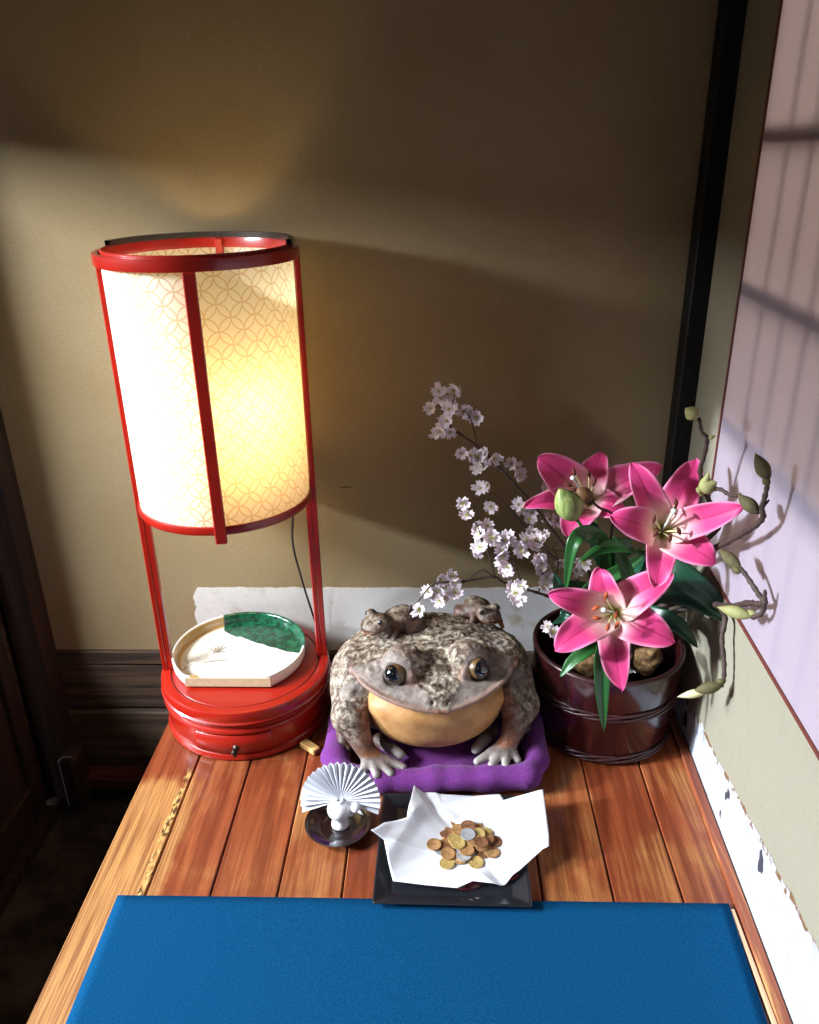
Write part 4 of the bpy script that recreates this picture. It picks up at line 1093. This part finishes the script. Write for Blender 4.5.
bls = [(0, [(0.0007, 1.3279, 0.6292), (0.0041, 1.3308, 0.6179), (0.0276, 1.3321, 0.6313), (0.0328, 1.3356, 0.6233), (-0.0129, 1.3308, 0.6006), (0.0245, 1.3351, 0.6043), (0.0174, 1.3137, 0.6038), (0.0429, 1.3242, 0.5934), (0.0483, 1.3356, 0.5934), (0.0652, 1.3286, 0.5849), (0.0092, 1.3346, 0.5709), (0.0141, 1.3157, 0.5822), (-0.0028, 1.3243, 0.5564), (0.0040, 1.3189, 0.5635), (0.0194, 1.3261, 0.5593), (0.0386, 1.3268, 0.5208), (0.0536, 1.3133, 0.5220), (0.0676, 1.3182, 0.5165), (0.0779, 1.3197, 0.5213), (0.0688, 1.3350, 0.4898), (0.0755, 1.3314, 0.4949), (0.0950, 1.3168, 0.5150), (0.1277, 1.3321, 0.4981), (0.1333, 1.3163, 0.4966), (0.1469, 1.3278, 0.4847), (0.1388, 1.3160, 0.4856), (0.0735, 1.3130, 0.4609), (0.0869, 1.3339, 0.4580), (0.0921, 1.3180, 0.4244), (0.1413, 1.3182, 0.4262), (0.1489, 1.3366, 0.4103), (0.1620, 1.3339, 0.3898), (0.1667, 1.3199, 0.4118), (0.1999, 1.3361, 0.3888), (0.2108, 1.3259, 0.3934), (0.1905, 1.3293, 0.4500), ]),
 (1, [(0.0391, 1.2079, 0.4762), (0.0465, 1.2256, 0.4469), (0.0630, 1.2196, 0.4296), (0.0718, 1.2262, 0.4191), (0.0798, 1.2244, 0.4291), (0.0677, 1.2102, 0.4213), (0.0927, 1.2117, 0.4095), (0.0873, 1.2070, 0.4173), (0.0631, 1.2065, 0.3899), (0.0679, 1.2046, 0.3983), (0.1091, 1.2102, 0.4102), (0.1162, 1.2175, 0.4104), (0.1027, 1.2031, 0.3842), (0.1094, 1.2193, 0.3665), (0.1065, 1.2111, 0.3894), (0.1156, 1.2104, 0.3617), (0.1138, 1.2226, 0.3437), (0.1329, 1.2145, 0.3988), (0.1361, 1.2106, 0.3915), (0.1494, 1.2445, 0.3934), (0.1562, 1.2499, 0.4040), (0.1632, 1.2344, 0.3984), (0.1632, 1.2564, 0.3762), (0.1715, 1.2335, 0.3969), (0.1787, 1.2510, 0.3959), (0.1709, 1.2533, 0.3508), (0.1770, 1.2334, 0.3534), (0.1860, 1.2519, 0.3553), (0.1891, 1.2418, 0.3374), (0.1744, 1.2469, 0.3347), (0.1834, 1.2332, 0.3284), (0.1826, 1.2341, 0.3122), (0.1936, 1.2373, 0.3065), (0.1236, 1.2259, 0.3109), (0.1289, 1.2077, 0.3114), (0.1401, 1.2211, 0.3155), (0.1362, 1.2253, 0.2915), (0.0035, 1.2456, 0.3156), (0.0206, 1.2313, 0.3313), (0.0276, 1.2315, 0.3214), (-0.0192, 1.2356, 0.2973), (-0.0088, 1.2416, 0.2859), (0.0017, 1.2256, 0.2851), (-0.0018, 1.2410, 0.2983), (0.0280, 1.2421, 0.2916), (0.0105, 1.2436, 0.2807), (-0.0332, 1.2239, 0.2700), (0.1955, 1.2557, 0.2142), (0.2017, 1.2352, 0.2167), (0.2459, 1.2412, 0.3532), (0.2380, 1.2477, 0.3343), (0.2092, 1.2550, 0.3460), ]),
 ]
rb_ = random.Random(11)
meshes = {}
for (bi, pts) in bls:
    root = CB[bi]; rl = root.location
    for n_, w in enumerate(pts):
        s = n_ % 4; w = Vector(w)
        if ('p', s) not in meshes:
            po = obj('blossom', cherry_proto(s), M_cherry, None, solid=.0003); so = obj('stamens', stam_proto(), M_cstam, None)
            meshes['p', s] = po; so.parent = po; meshes['s', s] = so
            bo, st = po, so
        else:
            bo = meshes['p', s].copy(); st = meshes['s', s].copy(); st.parent = bo
            COL.objects.link(bo); COL.objects.link(st)
        bo.parent = root
        d = (Vector((0, 0, 1))-w).normalized()+Vector((rb_.uniform(-.9, .7), rb_.uniform(-.3, .5), rb_.uniform(-.7, .6)))
        bo.location = w-rl
        bo.rotation_euler = (Vector((0, 0, 1)).rotation_difference(d.normalized()).to_matrix() @ Matrix.Rotation(rb_.uniform(0, 6), 3, 'Z')).to_euler()
        sc_ = rb_.uniform(.82, 1.08); bo.scale = (sc_,)*3
tb = Vector((-0.0504, 1.2200, 0.2743)); obj('brown_bud', MB().spindle(tb+Vector((.003, 0, .006)), tb+Vector((-.003, 0, -.008)), .004, 10, 8), M_mtwig, CB[1])

# ================================================================== magnolia branches
MGc = [thing('magnolia_branch', LR, 'knobbly magnolia branch arching up beside the black post with round pale bud', 'magnolia branch', 'magnolia branches in the bucket'),
       thing('magnolia_branch', LR, 'knobbly magnolia branch reaching towards the paper screen with two upright brown buds', 'magnolia branch', 'magnolia branches in the bucket'),
       thing('magnolia_branch', LR, 'magnolia branch with hooked tip and two pointed buds above the peeling wall', 'magnolia branch', 'magnolia branches in the bucket'),
       thing('magnolia_branch', LR, 'lowest magnolia twig hanging beside the bucket with opening white bud', 'magnolia branch', 'magnolia branches in the bucket')]
def mbud(root, a, b, r, m=M_mbud, scale=True):
    o = obj('bud', MB().spindle(a, b, r, 12, 14, .85), m, root)
    if scale:
        a = Vector(a); b = Vector(b); d = (b-a)
        s = d.orthogonal().normalized()*.004
        obj('bud_scale', MB().spindle(a-d*.10-s, a+d*.28-s*1.4, r*.55, 8, 8), m, o)
    return o
twig(MGc[0], [(0.3728, 1.1300, 0.6433), (0.3797, 1.1300, 0.6222), (0.3880, 1.1300, 0.6130), (0.3914, 1.1400, 0.5880), (0.3913, 1.1500, 0.5542), (0.4062, 1.1600, 0.5192), (0.4291, 1.1700, 0.4728), (0.4343, 1.1800, 0.4334), (.352, 1.24, .30), (.336, 1.265, .14)], .0020, .0046, M_mtwig)
mbud(MGc[0], (0.3713, 1.1300, 0.6433), (0.3511, 1.1300, 0.6583), .0105, M_mbudlt, False)
mbud(MGc[0], (0.3880, 1.1300, 0.6130), (0.3987, 1.1250, 0.6177), .0035, M_mbudlt, False)
mbud(MGc[0], (0.3952, 1.1500, 0.5234), (0.4134, 1.1350, 0.5424), .0125, M_mbudlt)
twig(MGc[0], [(0.4077, 1.1600, 0.5192), (0.4161, 1.1300, 0.5332), (0.4228, 1.1100, 0.5335), (0.4284, 1.0900, 0.5387)], .0028, .0022, M_mtwig)
mbud(MGc[0], (0.3967, 1.1500, 0.5119), (0.4013, 1.1400, 0.5564), .0080, M_mbudlt, False)
twig(MGc[1], [(0.4103, 0.9550, 0.6174), (0.4104, 0.9550, 0.6012), (0.4111, 0.9600, 0.5771), (0.4165, 0.9650, 0.5622), (0.4157, 0.9800, 0.5439), (0.4134, 1.0200, 0.5102), (0.4175, 1.1000, 0.4536), (0.4178, 1.1900, 0.3872), (0.4036, 1.2400, 0.3461), (.352, 1.27, .27), (.338, 1.255, .14)], .0024, .0048, M_mtwig)
mbud(MGc[1], (0.4118, 0.9550, 0.6160), (0.3888, 0.9550, 0.6532), .0092); mbud(MGc[1], (0.4120, 0.9650, 0.5664), (0.3867, 0.9850, 0.5860), .0092)
twig(MGc[1], [(0.4111, 0.9600, 0.5771), (0.4159, 0.9550, 0.5903)], .002, .0012, M_mtwig)
twig(MGc[2], [(0.4097, 1.0000, 0.4711), (0.4111, 0.9850, 0.4730), (0.4175, 0.9650, 0.4640), (0.4242, 0.9500, 0.4543), (0.4276, 0.9400, 0.4510), (0.4257, 0.9550, 0.4392), (0.4231, 0.9800, 0.4260), (0.4241, 1.0300, 0.3917), (0.4358, 1.1400, 0.3304), (0.4212, 1.2000, 0.3028), (.356, 1.25, .24), (.342, 1.25, .14)], .0024, .0046, M_mtwig)
twig(MGc[2], [(0.4271, 0.9400, 0.4540), (0.4273, 0.9420, 0.4331), (0.4211, 0.9550, 0.4174)], .0028, .0026, M_mtwig)
twig(MGc[2], [(0.4274, 0.9400, 0.4525), (0.4247, 0.9400, 0.4690)], .0026, .0018, M_mtwig)
mbud(MGc[2], (0.4100, 0.9900, 0.4734), (0.3916, 1.0300, 0.4837), .0088); mbud(MGc[2], (0.4231, 0.9570, 0.4178), (0.3859, 0.9900, 0.4137), .0090, M_mbudlt)
twig(MGc[3], [(0.4265, 1.0300, 0.2502), (0.4307, 1.0350, 0.2630), (0.4304, 1.0450, 0.2886), (0.4280, 1.0600, 0.3181), (0.4337, 1.0750, 0.3441), (0.4387, 1.1300, 0.3326), (0.4231, 1.2000, 0.2873), (.358, 1.25, .22), (.346, 1.25, .14)], .0026, .0040, M_mtwig)
mbud(MGc[3], (0.4302, 1.0300, 0.2557), (0.3861, 1.0350, 0.2370), .0092); mbud(MGc[3], (0.4096, 1.0340, 0.2397), (0.3649, 1.0360, 0.2268), .0066, M_mbudwh, False)

# ================================================================== light
w = bpy.data.worlds.new('soft_daylight'); SC.world = w; w.use_nodes = True
w.node_tree.nodes['Background'].inputs[0].default_value = (.80, .88, 1, 1); w.node_tree.nodes['Background'].inputs[1].default_value = .036
def area(name, loc, target, sx, sy, power, col, spread=PI):
    l = bpy.data.lights.new(name, 'AREA'); l.shape = 'RECTANGLE'; l.size = sx; l.size_y = sy; l.energy = power; l.color = col; l.spread = spread
    o = bpy.data.objects.new(name, l); COL.objects.link(o); o.location = loc
    o.rotation_euler = (Vector(target)-Vector(loc)).to_track_quat('-Z', 'Y').to_euler(); return o
sn = bpy.data.lights.new('low_daylight', 'SUN'); sn.energy = 6.2; sn.color = (.80, .89, 1); sn.angle = math.radians(3.0)
so_ = bpy.data.objects.new('low_daylight', sn); COL.objects.link(so_); so_.location = (-3, .6, 1.3)
so_.rotation_euler = Vector((.94, .19, -.32)).to_track_quat('-Z', 'Y').to_euler()
area('daylight_through_the_door', (-1.80, .62, 1.36), (-.1, 1.15, .3), .7, .40, 98, (.88, .94, 1))
area('daylight_behind_the_viewer', (-.75, -.7, 1.55), (-.1, 1.3, .2), .7, .7, 1.3, (.88, .94, 1))
area('daylight_behind_the_screen', (1.25, .9, 1.2), (.46, .9, .9), 1.6, 1.6, 27, (1, .86, .78))
pt = bpy.data.lights.new('bulb_light', 'POINT'); pt.energy = 1.5; pt.color = (1, .74, .40); pt.shadow_soft_size = .03
po = bpy.data.objects.new('bulb_light', pt); COL.objects.link(po); po.location = (bx.x, bx.y, .65)

SC.view_settings.view_transform = 'Standard'; SC.view_settings.look = 'None'; SC.view_settings.gamma = 1; SC.view_settings.exposure = 0
SC.view_settings.use_curve_mapping = False
SC.cycles.use_denoising = True
SC.cycles.max_bounces = 8
